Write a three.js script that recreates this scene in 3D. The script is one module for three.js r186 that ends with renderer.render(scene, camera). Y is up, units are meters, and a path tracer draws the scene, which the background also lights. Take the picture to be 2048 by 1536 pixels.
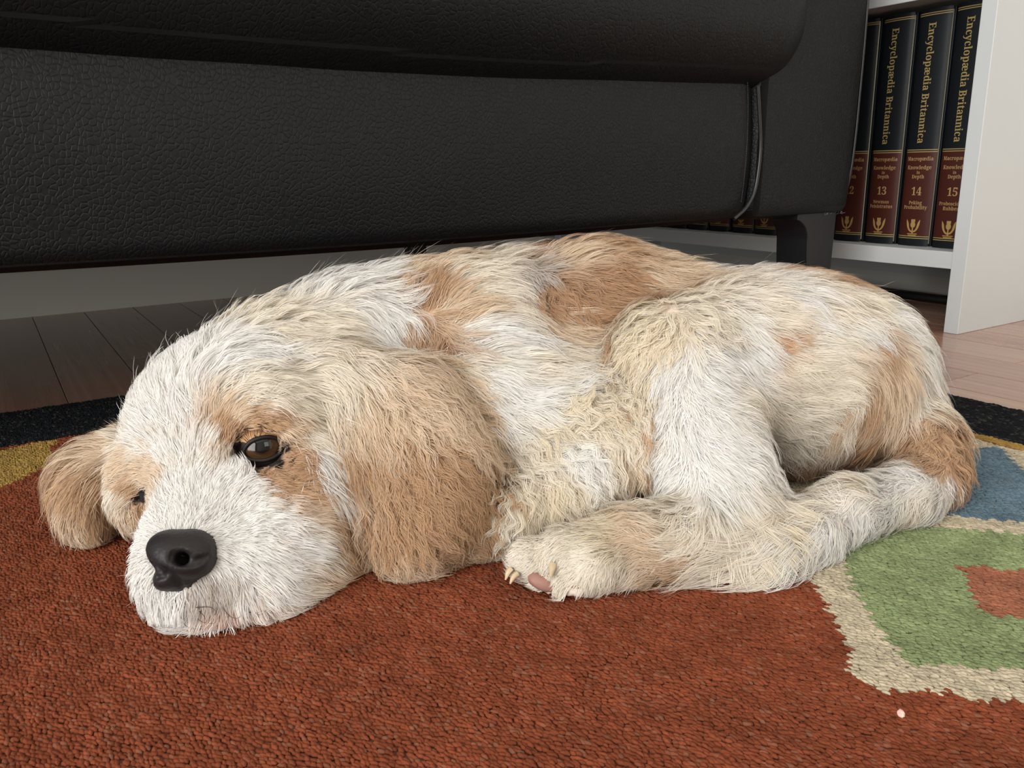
import * as THREE from 'three';
import { RoundedBoxGeometry } from 'three/addons/geometries/RoundedBoxGeometry.js';
import { mergeGeometries, mergeVertices } from 'three/addons/utils/BufferGeometryUtils.js';
import { ImprovedNoise } from 'three/addons/math/ImprovedNoise.js';
import { RectAreaLightUniformsLib } from 'three/addons/lights/RectAreaLightUniformsLib.js';

// ---------------------------------------------------------------- camera, sky, light, exposure
const RAD = Math.PI / 180;
const FOCAL = 1650, CX = 1024, CY = 768;
const PITCH = 14.8 * RAD, ROLL = 1.05 * RAD, YAW = 32.1 * RAD, EYE_HEIGHT = 0.21;
const scene = new THREE.Scene();
const camera = new THREE.PerspectiveCamera(2 * Math.atan(768 / FOCAL) / RAD, 2048 / 1536, 0.02, 60);
camera.position.set(0, EYE_HEIGHT, 0);
camera.rotation.set(-PITCH, -YAW, -ROLL, 'YXZ');
camera.updateMatrixWorld(true);
scene.background = new THREE.Color(0.80, 0.90, 1.0);
const renderer = new THREE.WebGLRenderer({ antialias: true });
renderer.toneMapping = THREE.LinearToneMapping;
renderer.toneMappingExposure = 0.5;
renderer.shadowMap.enabled = true;
RectAreaLightUniformsLib.init();
// daylight: a glazed garden door in the wall to the left, a smaller window in the wall behind the photographer
function windowLight(name, w, h, pos, target, color, intensity) {
  const l = new THREE.RectAreaLight(color, intensity, w, h);
  l.name = name; l.position.set(...pos); l.lookAt(...target); scene.add(l);
}
const LEFT_X = -2.3, RIGHT_X = 1.30, BACK_Z = -1.462, FRONT_Z = 2.6, CEIL = 2.5;
const WIN1 = { z0: -0.3, z1: 2.0, y0: 0.03, y1: 2.15 };
const WIN2 = { x0: 0.15, x1: 1.2, y0: 0.85, y1: 2.15 };
windowLight('window_daylight', WIN1.z1 - WIN1.z0, WIN1.y1 - WIN1.y0, [LEFT_X + 0.06, (WIN1.y0 + WIN1.y1) / 2, (WIN1.z0 + WIN1.z1) / 2], [2, (WIN1.y0 + WIN1.y1) / 2, (WIN1.z0 + WIN1.z1) / 2], new THREE.Color(1.0, 0.998, 0.985), 14);
windowLight('window_daylight_001', WIN2.x1 - WIN2.x0, WIN2.y1 - WIN2.y0, [(WIN2.x0 + WIN2.x1) / 2, (WIN2.y0 + WIN2.y1) / 2, FRONT_Z - 0.06], [(WIN2.x0 + WIN2.x1) / 2, (WIN2.y0 + WIN2.y1) / 2, -2], new THREE.Color(1.0, 0.985, 0.96), 5.5);

// ---------------------------------------------------------------- helpers
let seedState = 12345;
const rnd = () => { seedState = (seedState + 0x6d2b79f5) | 0; let t = Math.imul(seedState ^ (seedState >>> 15), 1 | seedState); t = (t + Math.imul(t ^ (t >>> 7), 61 | t)) ^ t; return ((t ^ (t >>> 14)) >>> 0) / 4294967296; };
const rr = (a, b) => a + (b - a) * rnd();
const V = (x, y, z) => new THREE.Vector3(x, y, z);
const perlin = new ImprovedNoise();
const fbm = (x, y, z, o = 4) => { let s = 0, a = 0.5; for (let i = 0; i < o; i++) { s += a * perlin.noise(x, y, z); x *= 2.03; y *= 2.03; z *= 2.03; a *= 0.5; } return s; };
const clamp = (x, a, b) => Math.min(b, Math.max(a, x));
const smooth = (a, b, x) => { const t = clamp((x - a) / (b - a), 0, 1); return t * t * (3 - 2 * t); };
const srgb = (hex) => new THREE.Color(hex);
const CAM_RIGHT = V(1, 0, 0).applyQuaternion(camera.quaternion), CAM_UP = V(0, 1, 0).applyQuaternion(camera.quaternion), CAM_FWD = V(0, 0, -1).applyQuaternion(camera.quaternion);
// a pixel of the 2048 x 1536 photograph as a direction (per metre of depth), then as a point on the ground or at a depth
const rayOf = (px, py) => CAM_FWD.clone().addScaledVector(CAM_RIGHT, (px - CX) / FOCAL).addScaledVector(CAM_UP, -(py - CY) / FOCAL);
const at = (px, py, depth) => camera.position.clone().addScaledVector(rayOf(px, py), depth);
const onGround = (px, py, h = 0) => { const d = rayOf(px, py); return camera.position.clone().addScaledVector(d, (h - EYE_HEIGHT) / d.y); };
const toPixel = (p) => { const v = p.clone().sub(camera.position); const d = v.dot(CAM_FWD); return [CX + FOCAL * v.dot(CAM_RIGHT) / d, CY - FOCAL * v.dot(CAM_UP) / d, d]; };

function tag(o, label, category, group) { o.userData.label = label; o.userData.category = category; if (group) o.userData.group = group; return o; }
function struct(o) { o.userData.kind = 'structure'; scene.add(o); return o; }
function mesh(name, geo, mat, parent) { const m = new THREE.Mesh(geo, mat); m.name = name; m.castShadow = m.receiveShadow = true; if (parent) parent.add(m); return m; }
function box(x0, x1, y0, y1, z0, z1, r = 0) {
  const g = r ? new RoundedBoxGeometry(x1 - x0, y1 - y0, z1 - z0, 2, r) : new THREE.BoxGeometry(x1 - x0, y1 - y0, z1 - z0);
  g.translate((x0 + x1) / 2, (y0 + y1) / 2, (z0 + z1) / 2); return g;
}
function dataTex(w, h, fn, isColor) {
  const d = new Uint8Array(w * h * 4);
  for (let y = 0; y < h; y++) for (let x = 0; x < w; x++) { const c = fn(x / w, y / h), i = (y * w + x) * 4; d[i] = clamp(c[0], 0, 1) * 255; d[i + 1] = clamp(c[1], 0, 1) * 255; d[i + 2] = clamp(c[2], 0, 1) * 255; d[i + 3] = 255; }
  const t = new THREE.DataTexture(d, w, h); t.wrapS = t.wrapT = THREE.RepeatWrapping; t.magFilter = THREE.LinearFilter; t.minFilter = THREE.LinearFilter;
  if (isColor) t.colorSpace = THREE.SRGBColorSpace; t.needsUpdate = true; return t;
}
// uv in metres from the dominant axis of each face normal
function metreUV(g) {
  const p = g.attributes.position, n = g.attributes.normal, uv = new Float32Array(p.count * 2);
  for (let i = 0; i < p.count; i++) {
    const ax = Math.abs(n.getX(i)), ay = Math.abs(n.getY(i)), az = Math.abs(n.getZ(i));
    if (az >= ax && az >= ay) { uv[2 * i] = p.getX(i); uv[2 * i + 1] = p.getY(i); } else if (ax >= ay) { uv[2 * i] = p.getZ(i); uv[2 * i + 1] = p.getY(i); } else { uv[2 * i] = p.getX(i); uv[2 * i + 1] = p.getZ(i); }
  }
  g.setAttribute('uv', new THREE.BufferAttribute(uv, 2)); return g;
}

// ---------------------------------------------------------------- materials of the room
const M = {};
M.wall = new THREE.MeshStandardMaterial({ color: srgb('#e6e3dc'), roughness: 0.9 });
M.wallPaint = new THREE.MeshStandardMaterial({ color: srgb('#b4aea4'), roughness: 0.9 });
M.ceiling = new THREE.MeshStandardMaterial({ color: srgb('#f0efec'), roughness: 0.95 });
M.trim = new THREE.MeshStandardMaterial({ color: srgb('#dcdad2'), roughness: 0.5 });
M.frame = new THREE.MeshStandardMaterial({ color: srgb('#f2f2ef'), roughness: 0.4 });
M.pane = new THREE.MeshPhysicalMaterial({ color: 0xffffff, transmission: 1, thickness: 0, roughness: 0, ior: 1.5 });
M.whiteBoard = new THREE.MeshStandardMaterial({ color: srgb('#cdd1d1'), roughness: 0.35 });
M.metal = new THREE.MeshStandardMaterial({ color: srgb('#15171a'), roughness: 0.5, metalness: 0 });

// leather: cellular grain as relief
function leatherTex(n, cells, stretch) {
  const pts = []; const cy = Math.round(cells / stretch);
  for (let j = 0; j < cy; j++) for (let i = 0; i < cells; i++) pts.push([(i + rnd()) / cells, (j + rnd()) / cy]);
  return dataTex(n, n, (u, v) => {
    const wu = u + 0.012 * perlin.noise(Math.sin(u * 6.283) * 3, Math.cos(u * 6.283) * 3, v * 6), ci = Math.floor(((wu % 1 + 1) % 1) * cells), cj = Math.floor(v * cy);
    let d1 = 9, d2 = 9;
    for (let dj = -1; dj <= 1; dj++) for (let di = -1; di <= 1; di++) {
      const i = (ci + di + cells) % cells, j = (cj + dj + cy) % cy, q = pts[j * cells + i];
      let dx = (((wu % 1 + 1) % 1) - q[0]); dx -= Math.round(dx); let dy = v - q[1]; dy -= Math.round(dy);
      const d = Math.hypot(dx * cells, dy * cy); if (d < d1) { d2 = d1; d1 = d; } else if (d < d2) d2 = d;
    }
    const e = smooth(0.0, 0.35, d2 - d1), f = 0.75 * e + 0.15 * (1 - d1) + 0.1 * (perlin.noise(u * 40, v * 40, 3) + 0.5);
    return [f, f, f];
  });
}
const leatherBump = leatherTex(1024, 46, 1.25);
leatherBump.repeat.set(1 / 0.16, 1 / 0.16);
M.leather = new THREE.MeshPhysicalMaterial({ color: srgb('#101214'), roughness: 0.5, specularIntensity: 0.55, bumpMap: leatherBump, bumpScale: 0.0003 });
M.piping = new THREE.MeshPhysicalMaterial({ color: srgb('#202022'), roughness: 0.28, specularIntensity: 1 });
M.thread = new THREE.MeshStandardMaterial({ color: srgb('#34353a'), roughness: 0.6 });

// wood planks, three tones of one grain
function woodTex(seed, base, dark) {
  const b = srgb(base), d = srgb(dark); b.convertLinearToSRGB(); d.convertLinearToSRGB();
  return dataTex(256, 1024, (u, v) => {
    const g = fbm(u * 9 + 0.6 * fbm(u * 2, v * 3, seed), v * 2.2, seed, 4), fine = perlin.noise(u * 90, v * 9, seed + 5);
    const k = clamp(0.5 + 0.9 * g + 0.18 * fine, 0, 1);
    return [b.r + (d.r - b.r) * k, b.g + (d.g - b.g) * k, b.b + (d.b - b.b) * k];
  }, true);
}
M.planks = [['#ad8470', '#906651'], ['#b8957c', '#9d7561'], ['#a17863', '#865c47'], ['#b18b73', '#926b55']].map(([a, b], i) => new THREE.MeshPhysicalMaterial({ map: woodTex(10 + 7 * i, a, b), roughness: 0.24, clearcoat: 0.35, clearcoatRoughness: 0.12 }));
M.subfloor = new THREE.MeshStandardMaterial({ color: srgb('#8f6a56'), roughness: 0.4 });

// ---------------------------------------------------------------- the room
const WALL_T = 0.12;
{
  const floor = mesh('floor', box(LEFT_X - WALL_T, RIGHT_X + WALL_T, -0.1, -0.004, BACK_Z - WALL_T, FRONT_Z + WALL_T), M.subfloor); struct(floor);
  // boards laid along the bookcase, each one a piece of its own where the photograph can see them
  const W = 0.071, variants = [];
  const plankGeo = (len) => { const g = new RoundedBoxGeometry(W - 0.0006, 0.014, len - 0.0006, 1, 0.0006); const p = g.attributes.position, n = g.attributes.normal, uv = g.attributes.uv; for (let i = 0; i < p.count; i++) uv.setXY(i, p.getX(i) / W + 0.5, p.getZ(i) / 1.0 + 0.5); return g; };
  for (const l of [0.42, 0.6, 0.78, 0.95]) variants.push([l, plankGeo(l)]);
  let c = 0;
  for (let x = LEFT_X + 1.35; x + W < RIGHT_X; x += W, c++) {
    let z = BACK_Z + 0.01 - rr(0, 0.0);
    while (z < 0.9) {
      const room = variants.filter(([l]) => z + l < 1.6), [l, g] = room[Math.floor(rnd() * room.length)];
      const m = mesh('floorboard', g, M.planks[Math.floor(rnd() * 4)], floor); m.position.set(x + W / 2, -0.007, z + l / 2); m.rotation.y = rnd() < 0.5 ? 0 : Math.PI; z += l;
    }
  }
  struct(mesh('ceiling', box(LEFT_X - WALL_T, RIGHT_X + WALL_T, CEIL, CEIL + 0.1, BACK_Z - WALL_T, FRONT_Z + WALL_T), M.ceiling));
  struct(mesh('wall_back', box(LEFT_X - WALL_T, RIGHT_X + WALL_T, -0.004, CEIL, BACK_Z - WALL_T, BACK_Z), M.wall));
  struct(mesh('wall_right', box(RIGHT_X, RIGHT_X + WALL_T, -0.004, CEIL, BACK_Z, FRONT_Z), M.wall));
  const lw = [[BACK_Z, WIN1.z0, -0.004, CEIL], [WIN1.z1, FRONT_Z, -0.004, CEIL], [WIN1.z0, WIN1.z1, -0.004, WIN1.y0], [WIN1.z0, WIN1.z1, WIN1.y1, CEIL]].map(([a, b, c2, d]) => box(LEFT_X - WALL_T, LEFT_X, c2, d, a, b));
  struct(mesh('wall_left', mergeGeometries(lw), M.wallPaint));
  const fw = [[LEFT_X, WIN2.x0, -0.004, CEIL], [WIN2.x1, RIGHT_X, -0.004, CEIL], [WIN2.x0, WIN2.x1, -0.004, WIN2.y0], [WIN2.x0, WIN2.x1, WIN2.y1, CEIL]].map(([a, b, c2, d]) => box(a, b, c2, d, FRONT_Z, FRONT_Z + WALL_T));
  struct(mesh('wall_front', mergeGeometries(fw), M.wallPaint));
  // windows: frame, mullion, panes, sill
  const w1 = new THREE.Group(); w1.name = 'door_1'; struct(w1);
  const w2 = new THREE.Group(); w2.name = 'window_1'; struct(w2);
  const bar = 0.055, fx0 = LEFT_X - 0.09, fx1 = LEFT_X - 0.03, zm = (WIN1.z0 + WIN1.z1) / 2;
  for (const [a, b, c2, d] of [[WIN1.z0, WIN1.z1, WIN1.y0, WIN1.y0 + bar], [WIN1.z0, WIN1.z1, WIN1.y1 - bar, WIN1.y1], [WIN1.z0, WIN1.z0 + bar, WIN1.y0 + bar, WIN1.y1 - bar], [WIN1.z1 - bar, WIN1.z1, WIN1.y0 + bar, WIN1.y1 - bar], [zm - bar / 2, zm + bar / 2, WIN1.y0 + bar, WIN1.y1 - bar]]) mesh('window_frame', box(fx0, fx1, c2, d, a, b), M.frame, w1);
  for (const [a, b] of [[WIN1.z0 + bar, zm - bar / 2], [zm + bar / 2, WIN1.z1 - bar]]) mesh('pane', box(fx0 + 0.028, fx0 + 0.032, WIN1.y0 + bar, WIN1.y1 - bar, a, b), M.pane, w1);
  mesh('window_sill', box(LEFT_X - 0.03, LEFT_X + 0.02, 0.002, WIN1.y0, WIN1.z0 - 0.04, WIN1.z1 + 0.04, 0.004), M.frame, w1);
  const fz0 = FRONT_Z + 0.03, fz1 = FRONT_Z + 0.09, xm = (WIN2.x0 + WIN2.x1) / 2;
  for (const [a, b, c2, d] of [[WIN2.x0, WIN2.x1, WIN2.y0, WIN2.y0 + bar], [WIN2.x0, WIN2.x1, WIN2.y1 - bar, WIN2.y1], [WIN2.x0, WIN2.x0 + bar, WIN2.y0 + bar, WIN2.y1 - bar], [WIN2.x1 - bar, WIN2.x1, WIN2.y0 + bar, WIN2.y1 - bar], [xm - bar / 2, xm + bar / 2, WIN2.y0 + bar, WIN2.y1 - bar]]) mesh('window_frame', box(a, b, c2, d, fz0, fz1), M.frame, w2);
  for (const [a, b] of [[WIN2.x0 + bar, xm - bar / 2], [xm + bar / 2, WIN2.x1 - bar]]) mesh('pane', box(a, b, WIN2.y0 + bar, WIN2.y1 - bar, fz0 + 0.028, fz0 + 0.032), M.pane, w2);
  mesh('window_sill', box(WIN2.x0 - 0.04, WIN2.x1 + 0.04, WIN2.y0 - 0.03, WIN2.y0, FRONT_Z - 0.12, FRONT_Z + 0.03, 0.004), M.frame, w2);
  // skirting boards
  const prof = new THREE.Shape([[0, 0], [0.014, 0], [0.014, 0.066], [0.0125, 0.069], [0.009, 0.071], [0.007, 0.0735], [0.007, 0.081], [0.005, 0.083], [0, 0.083]].map(([a, b]) => new THREE.Vector2(a, b)));
  const bb = new THREE.ExtrudeGeometry(prof, { depth: RIGHT_X - LEFT_X, bevelEnabled: false }); bb.rotateY(Math.PI / 2); bb.rotateY(Math.PI);
  bb.computeBoundingBox();
  const flip = new THREE.ExtrudeGeometry(prof, { depth: RIGHT_X - LEFT_X, bevelEnabled: false });
  // profile x -> +z, extrude -> -x ... lay along the back wall
  flip.applyMatrix4(new THREE.Matrix4().makeBasis(V(0, 0, 1), V(0, 1, 0), V(-1, 0, 0))); flip.translate(RIGHT_X, 0, BACK_Z);
  struct(mesh('baseboard_back', flip, M.trim));
  const rb = new THREE.ExtrudeGeometry(prof, { depth: FRONT_Z - BACK_Z - 0.02, bevelEnabled: false });
  rb.applyMatrix4(new THREE.Matrix4().makeBasis(V(-1, 0, 0), V(0, 1, 0), V(0, 0, -1))); rb.translate(RIGHT_X, 0, FRONT_Z);
  const rbm = mesh('baseboard_right', rb, M.trim); struct(rbm);
}
const FUR_GUIDES = 13500, FUR_PER = 20;
// ---------------------------------------------------------------- rug
const RUG_TOP = 0.008, RUG = { x0: -1.3, x1: 0.705, z0: -0.833, z1: 0.75 };
const RUGC = { black: srgb('#16181b'), gold: srgb('#94783f'), rust: srgb('#773e28'), beige: srgb('#aea38c'), green: srgb('#7b8760'), blue: srgb('#5a6e7a'), brick: srgb('#8e5b45') };
const gp = (list) => list.map(([x, y]) => { const p = onGround(x, y, RUG_TOP); return [p.x, p.z]; });
const POLY = {
  ochre: [[-1.3, -0.73], ...gp([[112, 878], [100, 928], [60, 945], [30, 960], [0, 968], [-200, 1000]]), [-1.3, -0.4]],
  beige: gp([[1560, 1080], [1621, 1145], [1640, 1176], [1647, 1202], [1663, 1230], [1675, 1265], [1690, 1290], [1678, 1306], [1694, 1341], [1735, 1364], [1780, 1370], [1821, 1364], [1868, 1370], [1919, 1386], [1970, 1393], [1995, 1386], [2048, 1401], [2300, 1440]]).concat([[0.42, 0.2], [0.60, 0.2], [0.60, -0.40], [0.47, -0.37]]),
  blue: gp([[1840, 1020], [1873, 1027], [1924, 1029], [2011, 1038], [2048, 1039], [2200, 1050], [2200, 1000], [2048, 938], [2022, 916], [2000, 902], [1985, 885], [1959, 889], [1900, 900], [1830, 930]]),
  green: gp([[1660, 1100], [1722, 1071], [1797, 1045], [1851, 1049], [1917, 1059], [2011, 1064], [2048, 1067], [2300, 1090], [2300, 1375], [2048, 1340], [1989, 1338], [1932, 1332], [1894, 1319], [1859, 1320], [1811, 1319], [1784, 1287], [1761, 1256], [1748, 1227], [1716, 1164], [1688, 1104]]),
  brick: gp([[1898, 1124], [1976, 1126], [1992, 1134], [2048, 1139], [2180, 1150], [2180, 1240], [2048, 1229], [2020, 1222], [1979, 1227], [1951, 1202], [1919, 1161], [1919, 1145]]),
};
const inPoly = (P, x, z) => { let c = false; for (let i = 0, j = P.length - 1; i < P.length; j = i++) if ((P[i][1] > z) !== (P[j][1] > z) && x < (P[j][0] - P[i][0]) * (z - P[i][1]) / (P[j][1] - P[i][1]) + P[i][0]) c = !c; return c; };
function rugColour(x, z) {
  if (x > 0.6155 || z < -0.7225) return RUGC.black;
  const qx = Math.round(x / 0.0055) * 0.0055, qz = z + 0.004 * Math.sin(Math.round(x / 0.0055) * 12.9);
  if (x > 0.603) return RUGC.gold;
  if (inPoly(POLY.brick, qx, qz)) return RUGC.brick;
  if (inPoly(POLY.green, qx, qz)) return RUGC.green;
  if (inPoly(POLY.blue, qx, qz)) return RUGC.blue;
  if (inPoly(POLY.beige, qx, qz)) return RUGC.beige;
  if (inPoly(POLY.ochre, qx, qz)) return RUGC.gold;
  return RUGC.rust;
}
{
  const rug = new THREE.Group(); rug.name = 'rug'; scene.add(rug); tag(rug, 'rust red woven rug with black border and green, beige and blue motifs', 'rug');
  const tex = dataTex(1024, 808, (u, v) => { const c = rugColour(RUG.x0 + u * (RUG.x1 - RUG.x0), RUG.z0 + v * (RUG.z1 - RUG.z0)).clone().convertLinearToSRGB(), k = 0.74 + 0.3 * (fbm(u * 190, v * 160, 2, 2) + 0.2); return [c.r * k, c.g * k, c.b * k]; }, true);
  const g = new RoundedBoxGeometry(RUG.x1 - RUG.x0, RUG_TOP - 0.002, RUG.z1 - RUG.z0, 2, 0.0025); g.translate((RUG.x0 + RUG.x1) / 2, (RUG_TOP - 0.002) / 2 + 0.0002, (RUG.z0 + RUG.z1) / 2);
  const p = g.attributes.position, uv = g.attributes.uv; for (let i = 0; i < p.count; i++) uv.setXY(i, (p.getX(i) - RUG.x0) / (RUG.x1 - RUG.x0), (p.getZ(i) - RUG.z0) / (RUG.z1 - RUG.z0));
  mesh('rug_backing', g, new THREE.MeshStandardMaterial({ map: tex, roughness: 1 }), rug);
  // the yarn itself: one twisted stitch after another
  const st = new THREE.SphereGeometry(1, 6, 4); { const q = st.attributes.position; for (let i = 0; i < q.count; i++) { const z = q.getZ(i); q.setX(i, q.getX(i) * (1 - 0.25 * Math.abs(z)) + 0.22 * z); } st.computeVertexNormals(); }
  const px = 0.0015, pz = 0.0028, mats = [], cols = [];
  const m4 = new THREE.Matrix4(), q4 = new THREE.Quaternion(), e4 = new THREE.Euler(), s4 = V(), c4 = new THREE.Color();
  const P4 = V();
  for (let x = -0.75, i = 0; x < RUG.x1 - 0.0008; x += px, i++) for (let z = RUG.z0 + 0.001 + (i % 2) * pz / 2; z < 0.2; z += pz) {
    P4.set(x, RUG_TOP, z); const [u, v, d] = toPixel(P4); if (d < 0.05 || u < -520 || u > 2560 || v > 2300) continue;
    const jx = x + rr(-0.0005, 0.0005), jz = z + rr(-0.0008, 0.0008), lift = 0.0006 * perlin.noise(jx * 60, 0, jz * 60);
    e4.set(rr(-0.12, 0.12), rr(-0.4, 0.4) + 0.2, rr(-0.2, 0.2)); q4.setFromEuler(e4); s4.set(0.00108 * rr(0.85, 1.25), 0.0008 * rr(0.8, 1.3), 0.0020 * rr(0.85, 1.25));
    m4.compose(P4.set(jx, RUG_TOP - 0.0016 + lift + rr(-0.0002, 0.0003), jz), q4, s4); mats.push(m4.clone());
    const k = (0.84 + 0.32 * rnd()) * (1 + 0.28 * perlin.noise(jx * 130, 3, jz * 60) + 0.22 * perlin.noise(jx * 22, 8, jz * 22)); c4.copy(rugColour(x, z)).multiplyScalar(clamp(k, 0.45, 1.7)); if (rnd() < 0.16) c4.lerp(RUGC.beige, rr(0.02, 0.10));
    cols.push(c4.clone());
  }
  const inst = new THREE.InstancedMesh(st, new THREE.MeshPhysicalMaterial({ roughness: 1, specularIntensity: 0.25 }), mats.length);
  mats.forEach((m, i) => { inst.setMatrixAt(i, m); inst.setColorAt(i, cols[i]); }); inst.name = 'weave'; inst.userData.kind = 'stuff'; inst.castShadow = inst.receiveShadow = true; rug.add(inst);
  console.log('stitches', mats.length);
  // pale warp ends peeping out of the black selvedge
  const ends = [];
  for (let z = RUG.z0; z < 0.1; z += rr(0.006, 0.011)) { const h = new THREE.SphereGeometry(1, 5, 4); h.scale(0.0024 * rr(0.7, 1.3), 0.0012, 0.0011); h.translate(RUG.x1 + 0.0008, rr(0.002, 0.0045), z); ends.push(h); }
  for (let x = -0.5; x < RUG.x1; x += rr(0.006, 0.011)) { const h = new THREE.SphereGeometry(1, 5, 4); h.scale(0.0011, 0.0012, 0.0024 * rr(0.7, 1.3)); h.translate(x, rr(0.002, 0.0045), RUG.z0 - 0.0008); ends.push(h); }
  const e = mesh('warp_ends', mergeGeometries(ends), new THREE.MeshStandardMaterial({ color: srgb('#b9a98c'), roughness: 1 }), rug); e.userData.kind = 'stuff';
  // a pale crumb lying on the rug
  const c = new THREE.IcosahedronGeometry(1, 2), cp = c.attributes.position; for (let i = 0; i < cp.count; i++) { const k = 1 + 0.35 * perlin.noise(cp.getX(i) * 1.7, cp.getY(i) * 1.7, cp.getZ(i) * 1.7); cp.setXYZ(i, cp.getX(i) * k * 0.0021, cp.getY(i) * k * 0.0011, cp.getZ(i) * k * 0.0013); } c.computeVertexNormals();
  const crumb = mesh('crumb', c, new THREE.MeshStandardMaterial({ color: srgb('#e6c0b4'), roughness: 0.8 }), scene); crumb.position.copy(onGround(1802, 1428, RUG_TOP)); crumb.position.y = RUG_TOP + 0.0002; crumb.rotation.y = 0.7;
  tag(crumb, 'tiny pale pink crumb lying on the rust red rug', 'crumb');
}

// ---------------------------------------------------------------- sofa
const SOFA_Z = -0.655;
{
  const sofa = new THREE.Group(); sofa.name = 'sofa'; scene.add(sofa); tag(sofa, 'black leather sofa on black metal legs behind the sleeping dog', 'sofa');
  // a soft upholstered block: superellipse section along x with gentle bulges
  function block(x0, x1, y0, y1, z0, z1, rad, bulge, nx, sag) {
    const g = new RoundedBoxGeometry(x1 - x0, y1 - y0, z1 - z0, 6, rad); const ng = new THREE.BoxGeometry(x1 - x0, y1 - y0, z1 - z0, nx, 44, 40);
    const p = ng.attributes.position, hx = (x1 - x0) / 2, hy = (y1 - y0) / 2, hz = (z1 - z0) / 2; g.dispose();
    for (let i = 0; i < p.count; i++) {
      let x = p.getX(i), y = p.getY(i), z = p.getZ(i);
      const cx = clamp(x, -hx + rad, hx - rad), cy = clamp(y, -hy + rad, hy - rad), cz = clamp(z, -hz + rad, hz - rad);
      let dx = x - cx, dy = y - cy, dz = z - cz; const l = Math.hypot(dx, dy, dz) || 1, m = Math.max(Math.abs(dx), Math.abs(dy), Math.abs(dz));
      if (m > 0) { const k = rad / l * (m / rad); dx *= k; dy *= k; dz *= k; const q = rad / Math.hypot(dx, dy, dz); if (m > rad * 0.999) { dx *= q; dy *= q; dz *= q; } }
      x = cx + dx; y = cy + dy; z = cz + dz;
      const u = x / hx, v = y / hy, w = z / hz, by = bulge * (1 - v * v) * (1 - 0.3 * u * u);
      z += Math.sign(w) * Math.abs(w) ** 3 * by; y += (sag || 0) * Math.sin(x * 7.3 + 1) * (Math.abs(v) ** 2);
      x += Math.sign(u) * Math.abs(u) ** 6 * bulge * 0.5 * (1 - v * v);
      z += 0.0012 * perlin.noise(x * 9, y * 14, 4);
      p.setXYZ(i, x, y, z);
    }
    ng.translate((x0 + x1) / 2, (y0 + y1) / 2, (z0 + z1) / 2);
    const idx = mergeVertices((() => { const t = ng.clone(); t.deleteAttribute('uv'); t.deleteAttribute('normal'); return t; })(), 1e-5); idx.computeVertexNormals();
    return metreUV(idx);
  }
  mesh('seat_base', block(-1.15, 0.7265, 0.1435, 0.31, -1.40, SOFA_Z, 0.018, 0.009, 90, 0.0016), M.leather, sofa);
  mesh('seat_cushion', block(-1.14, 0.792, 0.272, 0.50, -1.30, SOFA_Z + 0.030, 0.075, 0.020, 120, 0.004), M.leather, sofa);
  mesh('armrest', block(0.728, 0.900, 0.1455, 0.62, -1.42, SOFA_Z + 0.006, 0.014, 0.006, 16, 0), M.leather, sofa);
  mesh('backrest', block(-1.15, 0.72, 0.45, 0.85, -1.42, -1.22, 0.05, 0.01, 40, 0), M.leather, sofa);
  // piping along the seam between base and armrest, curling under the base, and along the outer edge of the armrest
  const tube = (pts, r) => new THREE.TubeGeometry(new THREE.CatmullRomCurve3(pts), 60, r, 8);
  const zf = SOFA_Z + 0.008;
  const onFront = (px, py, z) => { const d = rayOf(px, py); return camera.position.clone().addScaledVector(d, z / d.z); };
  mesh('piping', tube([[1516, 172], [1519, 230], [1521, 290], [1517, 340], [1508, 385], [1492, 415], [1468, 438]].map(([a, b]) => onFront(a, b, zf)), 0.0022), M.piping, sofa);
  mesh('piping', tube([V(0.899, 0.62, zf - 0.006), V(0.902, 0.4, zf - 0.004), V(0.902, 0.3, zf - 0.004), V(0.899, 0.2, zf - 0.005), V(0.893, 0.158, zf - 0.008)], 0.0018), M.piping, sofa);
  const stitches = [];
  for (let i = 0; i < 52; i++) { const y = 0.168 + i * 0.0024; const s = new THREE.CapsuleGeometry(0.00035, 0.0014, 2, 5); s.translate(0.7115 - 0.004 * ((y - 0.23) / 0.06) ** 2, y, zf - 0.0006); stitches.push(s); }
  mesh('stitching', mergeGeometries(stitches), M.thread, sofa).userData.kind = 'stuff';
  // loose ends of thread under the corner of the armrest
  const loose = [];
  for (let i = 0; i < 9; i++) { const a = V(rr(0.855, 0.893), 0.1495, SOFA_Z + rr(-0.004, 0.003)); loose.push(new THREE.TubeGeometry(new THREE.CatmullRomCurve3([a, a.clone().add(V(rr(-0.003, 0.003), rr(-0.004, -0.001), rr(0, 0.002))), a.clone().add(V(rr(-0.005, 0.006), rr(-0.005, 0.002), rr(0, 0.003)))]), 6, 0.00025, 4)); }
  mesh('loose_thread', mergeGeometries(loose), new THREE.MeshStandardMaterial({ color: srgb('#6c6c6e'), roughness: 0.7 }), sofa).userData.kind = 'stuff';
  // legs: a pressed metal blade with a curved inner edge
  const s = new THREE.Shape(); s.moveTo(-0.068, 0.150); s.lineTo(0.0, 0.150); s.lineTo(-0.006, 0.0); s.lineTo(-0.034, 0.0); s.quadraticCurveTo(-0.046, 0.075, -0.048, 0.118); s.quadraticCurveTo(-0.050, 0.136, -0.068, 0.143); s.closePath();
  const lg = new THREE.ExtrudeGeometry(s, { depth: 0.045, bevelEnabled: true, bevelSize: 0.0012, bevelThickness: 0.0012, bevelSegments: 2, curveSegments: 10 });
  const leg = mesh('leg', lg, M.metal, sofa); leg.position.set(0.884, 0, SOFA_Z - 0.048);
  const leg3 = mesh('leg', lg, M.metal, sofa); leg3.scale.x = -1; leg3.scale.y = 0.945; leg3.position.set(-1.12, RUG_TOP + 0.0012, SOFA_Z - 0.05);
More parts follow.
